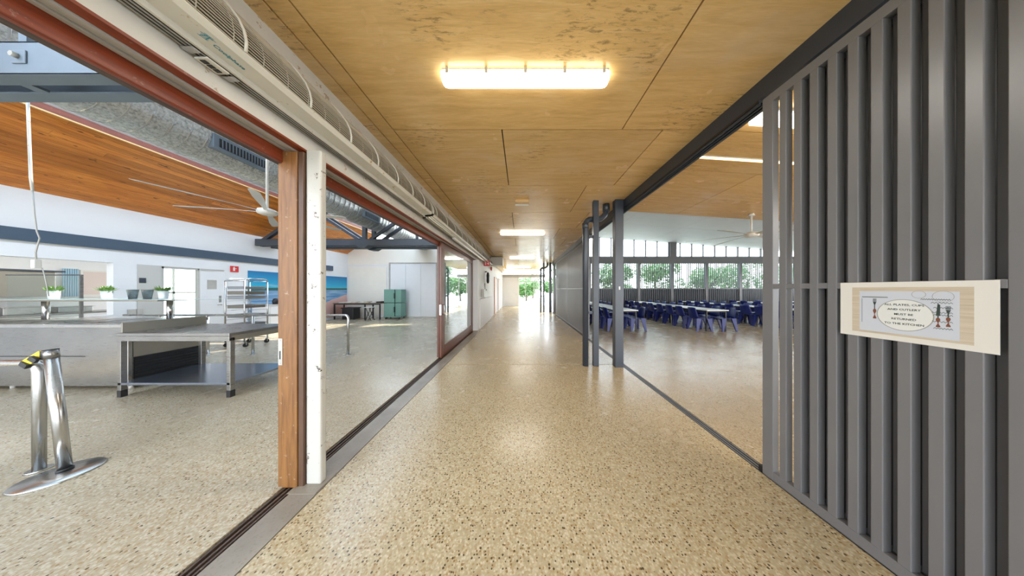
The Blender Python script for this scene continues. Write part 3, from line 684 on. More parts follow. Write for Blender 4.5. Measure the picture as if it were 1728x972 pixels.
for ri, X in enumerate((3.62, 6.72, 9.8, 12.9, 16.0)):
    for ti in range(3):
        o = table0 if not usedt[0] else copy_tree(table0); usedt[0] = True
        o.location = (X, 8.15+1.8*ti, 0); o['label'] = f'white laminate table, {ordn[ti]} from the near end of the {rown[ri]} row'
    for side in (-1, 1):
        for ci in range(9):
            o = chair0 if not used[0] else copy_tree(chair0); used[0] = True
            yy = 7.52+.585*ci+random.uniform(-.03, .03)
            if yy > 12.4: continue
            o.location = (X+side*(.42+random.uniform(-.02, .04)), yy, 0); o.rotation_euler = (0, 0, (PI/2 if side > 0 else -PI/2)+random.uniform(-.06, .06))
            o['label'] = f'navy plastic chair, {ordn[ci]} from the near end on {"corridor" if side < 0 else "far"} side of {rown[ri]} table row'

# ------------------------------------------------------------------ left servery room shell
LW = -9.1; LE = 11.08
T = .15
wl_ = MB()
wl_.box(LW-T, LW, FY0, 4.73, 0, .88).box(LW-T, LW, FY0, 4.73, 2.04, 3.3).box(LW-T, LW, 4.73, 5.36, 0, 3.3)
wl_.box(LW-T, LW, 5.36, 6.5, 2.03, 3.3).box(LW-T, LW, 6.5, LE+.1, 0, 3.3).box(LW-T, LW, FY0, .4, .88, 2.04)
struct(wl_, 'wall_far_left', M_WHITE)
struct(B(LW+.002, LW+.05, FY0, 10.2, 2.33, 2.56), 'trim_18', M_NAVY)
struct(B(LW+.002, LW+.008, 5.02, 5.36, 0, 2.04), 'trim_19', M_LIP)
d = struct(MB().box(LW-.1, LW-.02, 5.36, 5.41, 0, 2.03).box(LW-.1, LW-.02, 5.98, 6.02, 0, 2.03).box(LW-.1, LW-.02, 5.36, 6.5, 1.98, 2.03), 'door_2', M_LIP)
lf = B(LW-.06, LW-.015, 6.02, 6.5, 0, 1.98).build('door_leaf', M_WHITE, d, .003); B(LW-.015, LW-.008, 6.15, 6.34, 1.45, 1.72).build('vision_panel', M_GREYW, lf)
B(LW-.015, LW-.008, 6.39, 6.44, 1.05, 1.25).build('push_plate', M_SSP, lf); MB().cyl((LW-.0, 6.415, .98), (LW+.04, 6.415, .98), .012, 8).bar((LW+.04, 6.42, .98), (LW+.04, 6.32, .98), .015, .015).build('door_handle', M_SSP, lf)
B(LW-.02, LW, 6.0, 6.3, 1.98, 2.02).build('door_closer', M_LIP, d)
B(LW-.062, LW-.058, 5.41, 5.98, 0, 1.98).build('pane', M_GLASS, d)
red_sign(LW+.01, 6.62, 1.99, .19, .19, 'y', 'small red and white square sign on the far servery wall')
# kitchen beyond
kx = -12.2
struct(MB().box(kx-.1, kx, FY0, 6.9, 0, 2.9).box(kx-.1, kx, 6.9, 9.0, 0, .3).box(kx-.1, kx, 6.9, 9.0, 2.3, 2.9).box(kx-.1, kx, 9.0, 11.2, 0, 2.9), 'wall_kitchen', M_WHITE)
struct(B(kx, LW-T, FY0, 11.2, 2.75, 2.85), 'ceiling_kitchen', M_WHITE)
wk = struct(MB().box(kx-.05, kx-.01, 6.9, 9.0, 1.3, 1.36), 'window_3', M_LIP)
for yy in (6.92, 7.45, 8.0, 8.5, 8.97): B(kx-.05, kx-.01, yy-.025, yy+.025, .3, 2.3).build('mullion', M_LIP, wk)
B(kx-.035, kx-.03, 6.9, 9.0, .3, 2.3).build('pane', M_GLASS, wk)
for i, Y in enumerate((1.0, 4.6, 8.0)):  # lamps added out of sight so the kitchen interior is bright
    r = thing('batten_light', 'added lit white batten on the unseen kitchen ceiling, '+['nearest', 'middle one', 'far one'][i], 'light', (-10.7, Y, 2.68), 'added kitchen fill battens')
    B(-10.78, -10.62, Y-.6, Y+.6, 2.68, 2.749).build('diffuser', M_LAMP, r, .008); area_light('kitchen_fill_glow', (-10.7, Y, 2.66), .15, 1.2, 22)
r = thing('exhaust_hood', 'large pale steel panel unit seen through the servery opening', 'appliance', (-11.6, 4.7, 1.25))
B(-11.9, -11.3, 3.2, 5.15, 1.27, 1.86).build('body', M_SSD, r, .01); B(-11.9, -11.28, 3.1, 5.25, 1.86, 1.90).build('top_lip', M_DARKST, r); B(-12.15, -11.9, 3.4, 5.0, 1.4, 1.75).build('duct_neck', M_SS, r)
mb = MB(); 
for q in range(7): mb.box(kx+.03, kx+.05, 5.62+q*.03, 5.642+q*.03, 1.25, 2.0)
solo(mb, 'strip_curtain', M_CURT, 'pale blue strip curtain in the kitchen behind the opening', 'curtain')
r = thing('framed_picture', 'pale pinkish picture on the kitchen wall behind opening', 'picture', (kx+.01, 6.05, 1.2))
B(kx+.002, kx+.02, 5.86, 6.28, 1.22, 1.98).build('frame', M_PAPER, r); B(kx+.02, kx+.022, 5.90, 6.24, 1.3, 1.94).build('print', M_PINK, r)
r = thing('kitchen_bench', 'long stainless bench behind the servery opening', 'bench', (-10.9, 3.8, 0))
B(-11.3, -10.6, 1.5, 5.9, .86, .90).build('benchtop', M_SS, r, .004)
for yy in (1.6, 3.7, 5.8):
    for xx in (-11.25, -10.65): B(xx-.02, xx+.02, yy-.02, yy+.02, 0, .86).build('leg', M_SS, r)
B(-11.25, -10.65, 1.55, 5.85, .25, .28).build('undershelf', M_SS, r)
for i, (Y, h, w) in enumerate(((4.05, .22, .3), (4.6, .16, .45), (5.1, .13, .4))):
    r = thing('food_pan', 'steel food pan on kitchen bench, '+['leftmost', 'middle one', 'rightmost'][i], 'pan', (-10.9, Y, .90), 'pans on the kitchen bench')
    B(-11.1, -10.7, Y-w/2, Y+w/2, .90, .90+h).build('pan', M_SSP if i else M_GREYW, r, .01); B(-11.12, -10.68, Y-w/2-.02, Y+w/2+.02, .90+h, .91+h).build('rim', M_SSP, r)
# end wall and gable
struct(MB().box(LW-.1, -1.74, LE, LE+.15, 0, 3.57), 'wall_end', M_WHITE)
struct(B(-9.05, -1.76, LE-.012, LE, 2.72, 3.57), 'trim_20', M_CREAM)
solo(B(-9.0, -7.02, LE-.03, LE-.001, .12, 2.62), 'pinboard_panel', M_CREAM, 'large plain cream wall panel behind the black-legged table', 'panel', bevel=.004)
d = struct(MB().box(-6.90, -6.84, LE-.05, LE, 0, 2.78).box(-4.45, -4.39, LE-.05, LE, 0, 2.78).box(-6.90, -4.39, LE-.05, LE, 2.78, 2.84), 'door_3', M_GREYW)
for i in range(3): B(-6.83+i*.795, -6.83+i*.795+.785, LE-.04, LE-.005, .02, 2.77).build('door_leaf', M_WHITE, d, .004)
# roof
def roof(x0, z0, x1, z1, y0, y1, name, m, th=.08): return struct(MB().prism([(x0, z0), (x1, z1), (x1, z1+th), (x0, z0+th)], y0, y1), name, m)
PX, PZ = -7.60, 4.30; sl = (PZ-3.28)/(9.1-7.6)
rt = roof(-9.2, 3.3, PX, PZ+.06, FY0, LE+.2, 'ceiling_pine', M_DARKGAP)
nb = 17; L = math.hypot(1.5, PZ-3.28)
for i in range(nb):
    xa = -9.1+1.5*i/nb; xb = -9.1+1.5*(i+1)/nb-.006; za = 3.28+sl*(xa+9.1); zb = 3.28+sl*(xb+9.1)
    yy = FY0-random.uniform(0, 3)
    while yy < LE:
        ye = yy+random.uniform(2.7, 4.8); a = max(yy, FY0); b = min(ye, LE+.1)
        if b > a: MB().prism([(xa, za), (xb, zb), (xb, zb+.018), (xa, za+.018)], a, b-.004).build('pine_board', M_PINE, rt)
        yy = ye
struct(B(PX, PX+.03, FY0, LE, PZ-.01, PZ+.10), 'trim_21', M_RED); struct(B(PX+.01, PX+.045, FY0, LE, PZ-.03, PZ-.01), 'trim_22', mat('gold_edge', (.75,.5,.2), .3))
roof(PX, PZ+.1, -6.5, PZ+.93, FY0, LE+.2, 'ceiling_left_slope', M_WHITE); 
roof(-4.3, 5.23, -1.6, 3.3, FY0, LE+.2, 'ceiling_right_slope', M_WHITE)
# frame of an unseen ridge opening, added to let sky light in
rf = struct(MB().box(-6.5, -6.42, FY0, LE+.2, 5.2, 5.33).box(-4.38, -4.3, FY0, LE+.2, 5.2, 5.33), 'ridge_opening', M_LIP)
yy = FY0
while yy < LE: B(-6.42, -4.38, yy, yy+.06, 5.22, 5.32).build('rafter', M_LIP, rf); yy += 1.5
gw = struct(MB().box(-9.1, -1.74, LE+.02, LE+.12, 3.57, 3.63), 'window_5', M_LIP)
for i in range(9):
    X = -8.6+i*.82; zt = min(3.3+.66*(X+9.1), 5.25, 3.3+.715*(-1.6-X))
    if zt > 3.7: B(X-.025, X+.025, LE+.03, LE+.1, 3.63, zt).build('mullion', M_LIP, gw)
MB().add([(-8.6, LE+.06, 3.63), (-2.1, LE+.06, 3.63), (-4.35, LE+.06, 5.2), (-6.5, LE+.06, 5.2)], [(0,1,2,3)]).build('pane', M_GLASS, gw)
# trusses
def truss(y0, lab):
    r = thing('roof_truss', lab, 'truss', (-5.4, y0+.11, 2.93), 'painted roof trusses of the servery')
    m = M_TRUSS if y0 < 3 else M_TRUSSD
    zb, zt = 2.93, 3.155
    for (a, b, s) in ((y0, y0+.08, 1), (y0+.14, y0+.22, -1)):
        yo = a if s > 0 else b
        mb = MB().box(-9.05, -1.92, min(yo, yo+s*.008), max(yo, yo+s*.008), zb, zt).box(-9.05, -1.92, a, b, zb-.001, zb+.008).box(-9.05, -1.92, a, b, zt-.008, zt+.001)
        mb.build('bottom_chord', m, r)
    B(-9.05, -1.92, y0+.08, y0+.14, zb+.06, zb+.065).build('web_plate', M_BLACK, r)
    X = -8.7
    while X < -2: B(X-.04, X+.04, y0+.078, y0+.142, zb, zb+.02).build('batten_plate', m, r); X += .85
    yc = y0+.11
    MB().bar((-5.4, yc, zt), (-5.4, yc, 5.35), .12, .1).build('king_post', m, r)
    MB().bar((-9.0, yc, 3.05), (-7.45, yc, 4.10), .1, .1).bar((-7.45, yc, 4.1), (-5.4, yc, 5.45), .1, .1).build('top_chord', m, r)
    MB().bar((-1.95, yc, 3.05), (-5.4, yc, 5.45), .1, .1).build('top_chord', m, r)
    MB().bar((-5.6, yc, zt), (-7.3, yc, 4.25), .08, .09).build('web', m, r); MB().bar((-5.2, yc, zt), (-3.6, yc, 4.25), .08, .09).build('web', m, r)
    MB().bar((-3.6, yc, zt), (-3.6, yc, 4.25), .06, .08).build('web', m, r)
    MB().add([(-5.62, yc-.13, zb-.001), (-5.2, yc-.13, zb-.001), (-5.32, yc-.13, zb-.07), (-5.5, yc-.13, zb-.07), (-5.62, yc+.13, zb-.001), (-5.2, yc+.13, zb-.001), (-5.32, yc+.13, zb-.07), (-5.5, yc+.13, zb-.07)], [(0,1,2,3), (7,6,5,4), (0,4,5,1), (1,5,6,2), (2,6,7,3), (3,7,4,0)]).build('gusset', m, r)
    if y0 < 3:
        for X in (-3.45, -2.6): 
            B(X-.05, X+.05, y0-.008, y0, 3.0, 3.09).build('cleat', m, r, .004); MB().cyl((X, y0-.03, 3.045), (X, y0-.008, 3.045), .018, 6).build('bolt', M_GREYW, r)
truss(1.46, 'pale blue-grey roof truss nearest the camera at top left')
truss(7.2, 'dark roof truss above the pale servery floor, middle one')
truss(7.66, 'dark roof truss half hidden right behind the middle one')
# duct
r = thing('spiral_duct', 'long mottled galvanised round duct beneath the servery roof', 'duct', (-5.05, 4, 3.5))
DX, DZ, DR = -5.05, 3.83, .36
mb = MB().cyl((DX, FY0, DZ), (DX, LE-.02, DZ), DR, 40); mb.build('duct', M_GALV, r)
ring = None; yy = -1.0; base_y = yy
while yy < LE-.2:
    if ring is None:
        mb = MB(); n = 36; vs = []
        for i in range(n):
            a = 2*PI*i/n
            for rr, dy in ((DR, -.008), (DR+.006, 0), (DR, .008)): vs.append((DX+rr*math.cos(a), yy+dy, DZ+rr*math.sin(a)))
        mb.add(vs, [(i*3+j, ((i+1) % n)*3+j, ((i+1) % n)*3+j+1, i*3+j+1) for i in range(n) for j in (0, 1)], True); ring = mb.build('seam_ring', M_SSP, r)
    else: inst(ring, r, (0, yy-base_y, 0))
    yy += .155
for (ya, yb) in ((3.22, 3.92), (6.3, 7.0)):
    rg = B(DX+.20, DX+.38, ya, yb, DZ-.22, DZ+.0).build('register', M_TRUSS, r, .004)
    B(DX+.378, DX+.388, ya+.06, yb-.06, DZ-.18, DZ-.05).build('grille', M_BLACK, rg); 
    for q in range(14):
        yq = ya+.09+q*(yb-ya-.18)/13; B(DX+.386, DX+.392, yq-.006, yq+.006, DZ-.18, DZ-.05).build('fin', M_TRUSS, rg)
for yy in (1.7, 4.4, 7.0, 9.7): MB().cyl((DX, yy, DZ+DR), (DX, yy, 5.2), .008, 6).build('hanger', M_SSP, r)
fan((-3.98, 3.32, 2.655), 4.6, 1.05, 6, .25, 'white ceiling fan hung on a long rod left of timber jamb')
# hanging power cord
r = thing('pendant_socket', 'pale dangling cord with a plug box above the servery counter', 'socket', (-5.95, 2.6, 1.62))
mb = MB(); pts = []
CYc = 2.55
for (px, py) in ((47, -60), (47, 176), (49, 230), (52, 300), (55, 322)): pts.append(((px-880)/358*CYc, CYc, CAMH+(488-py)/358*CYc))
MB().tube([(p[0], p[1], p[2]) for p in pts], .011, 8).build('sheath', M_UNIT, r)
pts = [((px-880)/358*CYc, CYc, CAMH+(488-py)/358*CYc) for (px, py) in ((55, 322), (58, 360), (62, 390), (67, 402), (64, 412), (60, 426), (61, 438))]
MB().tube(pts, .006, 6).build('cable', M_GREYW, r)
zc = CAMH+(488-446)/358*CYc; xc = (61-880)/358*CYc
B(xc-.022, xc+.022, CYc-.022, CYc+.022, zc-.05, zc+.055).build('plug_box', M_PAPER, r, .006)
pts = [((px-880)/358*CYc, CYc+.03, CAMH+(488-py)/358*CYc) for (px, py) in ((62, 452), (66, 466), (69, 480), (73, 500))]
MB().tube(pts, .004, 6).build('cable', M_GREYW, r)

# ------------------------------------------------------------------ servery furniture
r = thing('servery_counter', 'long brushed stainless servery counter at the left edge', 'counter', (-7, 3.4, 0))
X0, X1, Y0, Y1 = -9.0, -5.62, 3.03, 3.80
B(X0, X1-.03, Y0+.01, Y1, .06, .90).build('body', M_SS, r, .004)
B(X0, X1, Y0-.01, Y1+.01, .90, .95).build('worktop', M_SSP, r, .006)
B(X1-.035, X1, Y0, Y0+.03, .06, .90).build('corner_trim', M_SSP, r, .003)
B(-7.55, -6.25, Y0-.001, Y0+.011, .484, .492).build('seam_slot', M_BLACK, r)
B(X1-.03, X1-.012, Y0+.05, Y1-.05, .47, .90).build('side_panel', M_SSD, r)
vt = B(X1-.03, X1-.018, Y0+.06, Y1-.06, .10, .46).build('vent_backing', M_BLACK, r)
for q in range(8): MB().add([(X1-.018, Y0+.06, .115+q*.043), (X1-.018, Y1-.06, .115+q*.043), (X1-.002, Y1-.06, .135+q*.043), (X1-.002, Y0+.06, .135+q*.043)], [(0,1,2,3)]).build('louvre', M_DARKST, vt)
for xx in (-5.72, -7.45, -8.85):
    for yv in (Y0+.08, Y1-.08): MB().cyl((xx, yv, 0), (xx, yv, .06), .022, 12).build('caster', M_LIP, r)
for q in range(6):
    xq = -8.75+q*.5; MB().box(xq, xq+.46, Y0+.12, Y1-.15, .951, .958).build('food_well_lid', M_SS, r)
# overshelf
r = thing('overshelf', 'glass-topped stainless shelf standing on servery counter holding plants', 'shelf', (-7, 3.45, .95))
for xx in (-5.72, -7.74, -8.9):
    MB().cyl((xx, 3.45, .951), (xx, 3.45, 1.265), .030, 16).build('post', M_SSP, r)
B(-9.0, -5.60, 3.26, 3.64, 1.262, 1.283).build('frame', M_SSD, r, .003)
B(-9.0, -5.18, 3.24, 3.66, 1.284, 1.292).build('glass_shelf', M_SHELFG, r)
# second, higher guard
r = thing('sneeze_guard', 'dark thin-edged glass guard above the left end of counter', 'screen', (-8.2, 3.75, 1.29))
B(-9.0, -7.7, 3.70, 3.73, 1.69, 1.705).build('top_rail', M_DARKST, r); B(-9.0, -7.72, 3.712, 3.718, .96, 1.69).build('pane', M_GLASS, r); B(-7.72, -7.70, 3.70, 3.73, .951, 1.69).build('upright', M_SS, r)
def pot(x, lab, h=.13, y=3.43):
    r = thing('potted_plant', lab, 'plant', (x, y, 1.292), 'plants on the overshelf')
    MB().lathe([(0, 0), (.040, 0), (.042, .004), (.052, h), (.048, h), (.038, .02), (0, .02)], (x, y, 1.292), 20).build('pot', mat('satin_zinc_pot', (.62,.68,.70), .45, .3), r)
    MB().lathe([(0, h-.01), (.047, h-.01)], (x, y, 1.292), 14).build('soil', M_TRUNK, r)
    mb = MB(); rg = random.Random(int(abs(x)*100))
    for i in range(70):
        a = rg.uniform(0, 2*PI); e = rg.uniform(.3, 1.4); l = rg.uniform(.06, .115)
        b0 = Vector((x+.03*math.cos(a), y+.03*math.sin(a), 1.292+h-.01)); d_ = Vector((math.cos(a)*math.cos(e), math.sin(a)*math.cos(e), math.sin(e)))
        s_ = d_.cross(Vector((0,0,1))).normalized()*.010; mid = b0+d_*l*.6
        mb.add([b0, mid+s_, b0+d_*l, mid-s_], [(0,1,2,3)])
    mb.build('leaves', M_PLANT, r, kind='stuff')
sx = lambda px, Y=3.43: (px-880)/358*Y
pot(sx(91), 'leftmost leafy potted plant in a steel pot on the shelf'); pot(sx(180), 'middle leafy potted plant in steel pot beside the two buckets'); pot(sx(276), 'rightmost leafy potted plant in steel pot on the shelf')
for i, px in enumerate((224, 249)):
    x = sx(px); r = thing('steel_bucket', ['empty steel bucket on the shelf, left of the pair', 'empty steel bucket on the shelf, right of the pair'][i], 'bucket', (x, 3.43, 1.292), 'steel buckets on the overshelf')
    MB().lathe([(0, 0), (.036, 0), (.054, .15), (.057, .153), (.051, .15), (.034, .008), (0, .008)], (x, 3.43, 1.292), 22).build('bucket', M_SS, r)
x = sx(160); r = thing('ring_ornament', 'small pale wooden ring ornament left of the middle plant', 'ornament', (x, 3.5, 1.292))
MB().tube([(x+.034*math.cos(a), 3.5, 1.352+.05*math.sin(a)) for a in [2*PI*i/24 for i in range(25)]], .010, 8).build('ring', M_PWOOD, r)
MB().bar((x, 3.5, 1.30), (x, 3.5, 1.40), .012, .012).bar((x-.03, 3.5, 1.352), (x+.03, 3.5, 1.352), .012, .012).build('spokes', M_PWOOD, r)

# steel table
r = thing('stainless_table', 'low stainless work table with shelf right of servery counter', 'table', (-4.65, 3.2, 0))
X0, X1, Y0, Y1 = -5.42, -3.90, 2.83, 3.62
B(X0, X1, Y0, Y1, .822, .862).build('tabletop', M_SS, r, .004)
B(X0+.02, X0+.04, Y0+.03, Y1, .862, .995).build('upstand', M_SSD, r, .002)
B(X0, X1, Y0, Y0+.03, .755, .822).build('front_apron', M_SS, r, .003); B(X1-.03, X1, Y0+.03, Y1, .755, .822).build('side_apron', M_SSD, r, .003)
for xx in (X0+.03, X1-.025):
    for yv in (Y0+.035, Y1-.04):
        lg = B(xx-.025, xx+.025, yv-.025, yv+.025, .09, .80).build('leg', M_SS, r, .003); B(xx-.026, xx+.026, yv-.026, yv+.026, 0, .09).build('foot', M_BLACK, lg)
B(X0+.01, X1-.005, Y0+.01, Y1-.02, .165, .195).build('undershelf', M_VINYL, r, .003)
# queue rails
def rail(pts, posts, lab, y, z=.875, rr=.0235):
    r = thing('queue_rail', lab, 'handrail', (pts[-1][0], y, 0), 'stainless queue rails')
    xe, xs_ = pts
    b = [(xs_[0], y, z), (xe[0]-.07, y, z)]+[(xe[0]-.07+.07*math.sin(a), y, z-.07*(1-math.cos(a))) for a in (.5, 1.05, 1.57)]+[(xe[0], y, .002)]
    MB().tube(b, rr, 12).build('tube', M_SSP, r)
    for xx in posts: MB().cyl((xx, y, .002), (xx, y, z), rr, 12).build('post', M_SSP, r)
    for xx in [xe[0]]+posts: MB().cyl((xx, y, 0), (xx, y, .012), .055, 16, .05).build('flange', M_SSP, r)
rail(((-3.84,), (-8.8,)), [-5.95, -6.95, -8.0], 'stainless queue rail running behind the servery tables', 4.70)
rail(((-3.865,), (-6.5,)), [-5.6], 'stainless queue rail end beside the leaning stanchion', 1.70, .86, .027)
# stanchion
r = thing('stanchion', 'leaning stainless belt stanchion on a wide round base', 'stanchion', (-3.60, 1.60, 0))
BX, BY = -3.60, 1.655
MB().lathe([(0, .0), (.168, .0), (.171, .004), (.165, .012), (.05, .017), (0, .017)], (BX, BY, 0), 48).build('base', M_SSP, r)
p0 = Vector((-3.625, 1.685, .014)); p1 = Vector((-3.765, 1.70, .90)); p2 = p0+(p1-p0)*1.07
MB().cyl(p0, p0+(p1-p0)*.016, .034, 24).build('foot_ring', M_BLACK, r); MB().cyl(p0+(p1-p0)*.016, p1, .029, 24).build('pole', M_SSP, r)
MB().cyl(p1, p2, .0305, 24).build('head', M_SS, r); MB().cyl(p2, p2+(p1-p0)*.006, .0315, 24).build('cap', M_BLACK, r)
hz = p1+(p2-p1)*.4
B(hz.x-.052, hz.x-.024, hz.y-.02, hz.y+.02, hz.z-.035, hz.z+.03).build('belt_slot', M_BLACK, r, .002)
mb = MB().bar((hz.x-.045, hz.y-.01, hz.z+.015), (-3.90, 1.668, .865), .012, .05); mb.build('belt', M_YEL, r, 0, 'yellow belt end')
MB().bar((-3.835, 1.662, .885), (-3.815, 1.664, .912), .016, .052).bar((-3.905, 1.664, .842), (-3.885, 1.664, .872), .018, .055).build('belt_clip', M_BLACK, r)

# tray trolley
r = thing('tray_trolley', 'tall wheeled steel tray rack behind the work table', 'trolley', (-7.16, 5.55, 0))
tx = [-7.40, -6.92]; ty = [5.30, 5.78]
for xx in tx:
    for yv in ty: MB().cyl((xx, yv, .12), (xx, yv, 1.66), .014, 8).build('upright', M_SSP, r)
    MB().tube([(xx, 5.3, 1.64), (xx, 5.33, 1.70), (xx, 5.4, 1.72), (xx, 5.68, 1.72), (xx, 5.75, 1.70), (xx, 5.78, 1.64)], .014, 8).build('top_hoop', M_SSP, r)
for yv in ty:
    for z in (1.66, .16): MB().cyl((tx[0], yv, z), (tx[1], yv, z), .012, 8).build('crossbar', M_SSP, r)
for k in range(11):
    z = .32+k*.118
    for xx in (tx[0]+.02, tx[1]-.02): B(xx-.012, xx+.012, 5.31, 5.77, z, z+.008).build('runner', M_SSP, r)
for xx in tx:
    for yv in (5.32, 5.76):
        w = MB().cyl((xx-.014, yv, .05), (xx+.014, yv, .05), .05, 16).build('wheel', M_BLACK, r); MB().box(xx-.022, xx+.022, yv-.01, yv+.01, .05, .13).build('fork', M_SSP, w)
M_TRAY = mat('worn_tray_metal', (.20,.18,.15), .5, .0); M_TRAY2 = mat('dull_grey_tray', (.26,.27,.28), .5, .0)
for k, hh in ((10, .07), (9, .09), (8, .09), (6, .08), (4, .08), (2, .065), (1, .065)):
    z = .33+k*.118-hh+.01
    solo(MB().box(tx[0]+.036, tx[1]-.036, 5.31, 5.76, z, z+hh-.006).box(tx[0]+.022, tx[1]-.022, 5.30, 5.77, z+hh-.005, z+hh), 'oven_tray', M_TRAY2 if k % 3 else M_TRAY,
         'shallow metal tray in the wheeled rack, ' + {10: 'topmost', 9: 'second from top', 8: 'third from top', 6: 'fourth from top', 4: 'fifth from top', 2: 'second from bottom', 1: 'lowest'}[k], 'tray', 'trays in the trolley')
# bench below mural
r = thing('low_cupboard', 'white base cupboard with dark kickboard under the beach mural', 'cupboard', (-8.8, 8, 0))
B(LW+.01, -8.5, 7.15, 9.1, .1, .88).build('body', M_WHITE, r, .004); B(LW+.01, -8.55, 7.15, 9.1, 0, .1).build('kickboard', M_BLACK, r); B(LW+.01, -8.47, 7.12, 9.12, .88, .92).build('worktop', M_LIP, r, .004)
for q in range(4): B(-8.5, -8.482, 7.17+q*.48, 7.63+q*.48, .12, .86).build('door', M_WHITE, r, .003)
solo(MB().lathe([(0,0), (.07,0), (.08,.12), (.05,.2), (0,.21)], (-8.7, 7.5, .92), 14), 'kettle', M_BLACK, 'small black kettle on the white base cupboard', 'kettle')
solo(MB().lathe([(0,0), (.05,0), (.05,.16), (.02,.2), (.02,.24), (0,.24)], (-8.65, 7.85, .92), 14), 'bottle', M_SS, 'grey bottle next to the small black kettle', 'bottle')
# outlets on far wall
for i, (px, pz, w) in enumerate(((234, 1.66, .09), (214, .92, .12), (229, .92, .09))):
    yv = 358*9.1/(880-px); solo(B(LW+.009, LW+.02, yv, yv+w, pz-.06, pz+.06), 'wall_outlet', M_DARKST if i == 0 else M_GREYW, ['small black switch plate on the grey wall strip', 'grey double outlet low on the white pier', 'grey single outlet right of the double outlet'][i], 'outlet')

# beach mural
m = mat('beach_mural', rough=.4); n = N(m); v = n.world(); sp = n.n.new('ShaderNodeSeparateXYZ'); n.l.new(v, sp.inputs[0])
sky = n.ramp(n.math('MULTIPLY', n.math('SUBTRACT', sp.outputs['Z'], 1.0), .95), [(.3, (.02,.30,.36)), (.46, (.05,.42,.52)), (.6, (.02,.34,.55)), (.85, (.01,.22,.44)), (1, (.01,.16,.36))])
cl = n.ramp(n.noise(n.world((1,.7,5)), 1.6, 6, .6), [(.55, G(0)), (.75, G(.7))]); 
lowm = n.ramp(n.math('SUBTRACT', sp.outputs['Z'], 1.0), [(.50, G(0)), (.6, G(1)), (.7, G(0))])
sky = n.mix(n.math('MULTIPLY', cl, lowm), sky, (.55,.68,.72))
sea = n.ramp(n.noise(n.world((1,.6,7)), 2, 5), [(.35, (.06,.22,.42)), (.65, (.30,.45,.60))])
sandm = n.math('LESS_THAN', n.math('ADD', sp.outputs['Z'], n.math('MULTIPLY', n.math('SUBTRACT', n.math('MULTIPLY', n.noise(v, 1.5, 3), .6), sp.outputs['Y']), .3)), -2.02)
ground = n.mix(sandm, sea, (.62,.38,.33))
hor = n.math('GREATER_THAN', sp.outputs['Z'], 1.44)
hill = n.math('MULTIPLY', n.math('GREATER_THAN', sp.outputs['Z'], 1.40), n.math('LESS_THAN', sp.outputs['Z'], 1.50))
c = n.mix(hor, ground, sky); c = n.mix(hill, c, (.03,.12,.11)); n.color(c)
solo(B(LW+.002, LW+.012, 7.05, 11.05, .12, 2.07), 'beach_mural', m, 'wide beach mural of blue sky and pink sand on far wall', 'mural')

# end wall furniture
r = thing('trestle_table', 'long black-legged table cluttered with papers near the mural', 'table', (-7.8, 10.35, 0))
B(-8.95, -6.68, 10.05, 10.7, .76, .79).build('tabletop', M_TRUNK, r, .003)
for xx in (-8.9, -7.45, -6.74):
    for yv in (10.1, 10.65): B(xx-.025, xx+.025, yv-.02, yv+.02, 0, .76).build('leg', M_BLACK, r)
B(-8.9, -6.74, 10.08, 10.12, .71, .76).build('apron', M_BLACK, r)
rg = random.Random(3); labs = ['white paper stack at left end of the cluttered table', 'cream folder near left of the cluttered table', 'pale box lid left of centre on cluttered table', 'loose white sheets mid cluttered table', 'tan carton right of centre on the cluttered table', 'white tray right part of the cluttered table', 'black case at right end of the cluttered table']
for i, lb in enumerate(labs):
    xx = -8.75+i*.3; w = .2; h = [.03, .04, .06, .02, .07, .05, .07][i]
    solo(B(xx, xx+w, 10.15+.05*(i % 2), 10.45, .79, .79+h), ['paper_stack', 'folder', 'box_lid', 'loose_sheets', 'carton', 'tray', 'black_case'][i], [M_PAPER, M_CREAM, M_PINK, M_PAPER, M_PWOOD, M_PAPER, M_BLACK][i], lb, 'clutter', bevel=.004)
r = thing('black_crate', 'black plastic tub on the floor under the cluttered table', 'tub', (-8.3, 10.4, 0))
B(-8.6, -8.05, 10.15, 10.6, 0, .52).build('tub', M_BLACK, r, .02); B(-8.63, -8.02, 10.12, 10.63, .52, .56).build('rim', M_BLACK, r, .008)
r = thing('folding_stool', 'white topped folding stool beside the green cabinets', 'stool', (-7.0, 10.2, 0))
B(-7.2, -6.86, 9.68, 9.98, .60, .625).build('seat', M_PAPER, r, .004)
for yv in (9.72, 9.94): MB().bar((-7.16, yv, 0), (-6.9, yv, .6), .02, .02).bar((-6.9, yv+.021, 0), (-7.16, yv+.021, .6), .02, .02).build('leg', M_BLACK, r)
r = thing('green_food_carrier', 'tall sage-green double insulated cabinet on a wheeled dolly', 'cabinet', (-6.3, 10.5, 0))
for i in range(2):
    z = .14+i*.66
    bd = B(-6.62, -6.12, 10.2, 10.7, z, z+.64).build('door_section', M_GREENBOX, r, .02); B(-6.14, -6.09, 10.19, 10.22, z+.2, z+.46).build('latch', M_BLACK, bd)
    B(-6.11, -5.82, 10.25, 10.7, z, z+.64).build('side_section', M_GREENBOX, r, .02)
    B(-6.58, -6.18, 10.185, 10.2, z+.06, z+.58).build('raised_panel', M_GREENBOX, bd, .006)
B(-6.64, -5.80, 10.18, 10.72, .10, .14).build('dolly', M_GREENBOX, r, .01)
for xx in (-6.56, -5.9):
    for yv in (10.26, 10.64): MB().cyl((xx-.015, yv, .05), (xx+.015, yv, .05), .05, 14).build('wheel', M_BLACK, r)

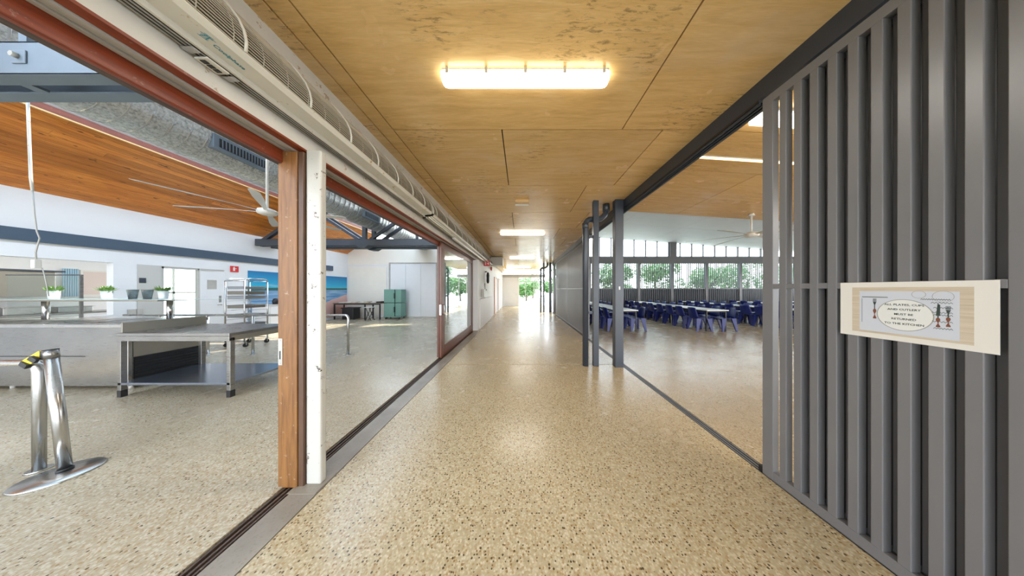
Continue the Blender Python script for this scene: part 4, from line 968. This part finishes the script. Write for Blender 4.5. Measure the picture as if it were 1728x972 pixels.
# servery lighting battens (hung from trusses, out of frame above)
# ------------------------------------------------------------------ outside trees
def leaf_cloud(cx, cy, cz, rx, ry, rz, n, size, seed):
    rg = random.Random(seed); vs = []; fs = []
    lumps = [(rg.uniform(-.6, .6), rg.uniform(-.6, .6), rg.uniform(-.6, .6), rg.uniform(.35, .6)) for _ in range(9)]
    for i in range(n):
        l = lumps[i % 9]; d_ = Vector((rg.gauss(0, 1), rg.gauss(0, 1), rg.gauss(0, 1))).normalized()*l[3]*rg.uniform(.7, 1.05)
        p = Vector((cx+(l[0]+d_.x)*rx, cy+(l[1]+d_.y)*ry, cz+(l[2]+d_.z)*rz))
        u = Vector((rg.gauss(0, 1), rg.gauss(0, 1), rg.gauss(0, 1))).normalized()*size; w = u.orthogonal().normalized()*size*.5
        k = len(vs); vs += [p-u, p+w, p+u, p-w]; fs.append((k, k+1, k+2, k+3))
    return MB().add(vs, fs)
def tree(x, y, h, rr, lab, seed, n=3500):
    r = thing('tree', lab, 'tree', (x, y, -.03), 'trees outside the building')
    MB().cyl((x, y, -.03), (x+.1, y, h*.6), .12, 8, .07).build('trunk', M_TRUNK, r)
    leaf_cloud(x, y, h*.62, rr, rr, h*.42, n, .13, seed).build('crown', M_LEAF, r, kind='stuff')
tl = ['broad leafy tree outside behind the first slatted bays', 'leafy tree outside behind the second slatted bay', 'leafy tree outside behind the third slatted bay', 'leafy tree outside behind the fourth slatted bay', 'leafy tree outside behind the fifth slatted bay', 'leafy tree outside behind the far right bays', 'low green tree framed by the far corridor exit', 'small tree outside right of the far corridor exit', 'tree outside beyond the corridor exit, farthest back']
for i, (x, y, h, rr) in enumerate(((4.4, 19, 3.8, 1.8), (8.2, 18.5, 3.5, 1.85), (12.2, 19.5, 4.0, 1.95), (16.2, 18.6, 3.6, 1.9), (20.4, 19.2, 3.8, 2.1), (25, 19, 3.8, 2.3), (.6, 27, 2.4, 1.5), (4.2, 26.5, 2.8, 1.5), (1.8, 34, 4.5, 3))):
    tree(x, y, h, rr, tl[i], 20+i)

# ------------------------------------------------------------------ leaf litter on the corridor floor
M_DRY = mat('dry_leaf', (.16,.11,.04), .7)
for i, (px, py, lb) in enumerate(((912, 597, 'tiny dry leaf far along the corridor floor, right of middle'), (908, 631, 'tiny dry leaf just before the floor joint, right of middle'), (946, 644, 'tiny dry leaf on the floor nearest the charcoal posts'),
                                  (861, 640, 'tiny dry leaf before the floor joint, left of middle'), (865, 603, 'tiny dry leaf beyond the floor joint, left of middle'), (954, 767, 'yellowish dry leaf nearest the camera on the corridor floor'))):
    Y = 358*1.45/(py-488); X = (px-880)/358*Y; q = .012
    solo(MB().add([(X-q, Y, .002), (X, Y-q*.5, .004), (X+q, Y+q*.2, .001), (X, Y+q*.6, .006), (X-q, Y, .001), (X, Y-q*.5, .003), (X+q, Y+q*.2, 0), (X, Y+q*.6, .005)], [(0,1,2,3), (7,6,5,4), (0,4,5,1), (1,5,6,2), (2,6,7,3), (3,7,4,0)]), 'dry_leaf', M_DRY, lb, 'leaf', 'dry leaves on the corridor floor')
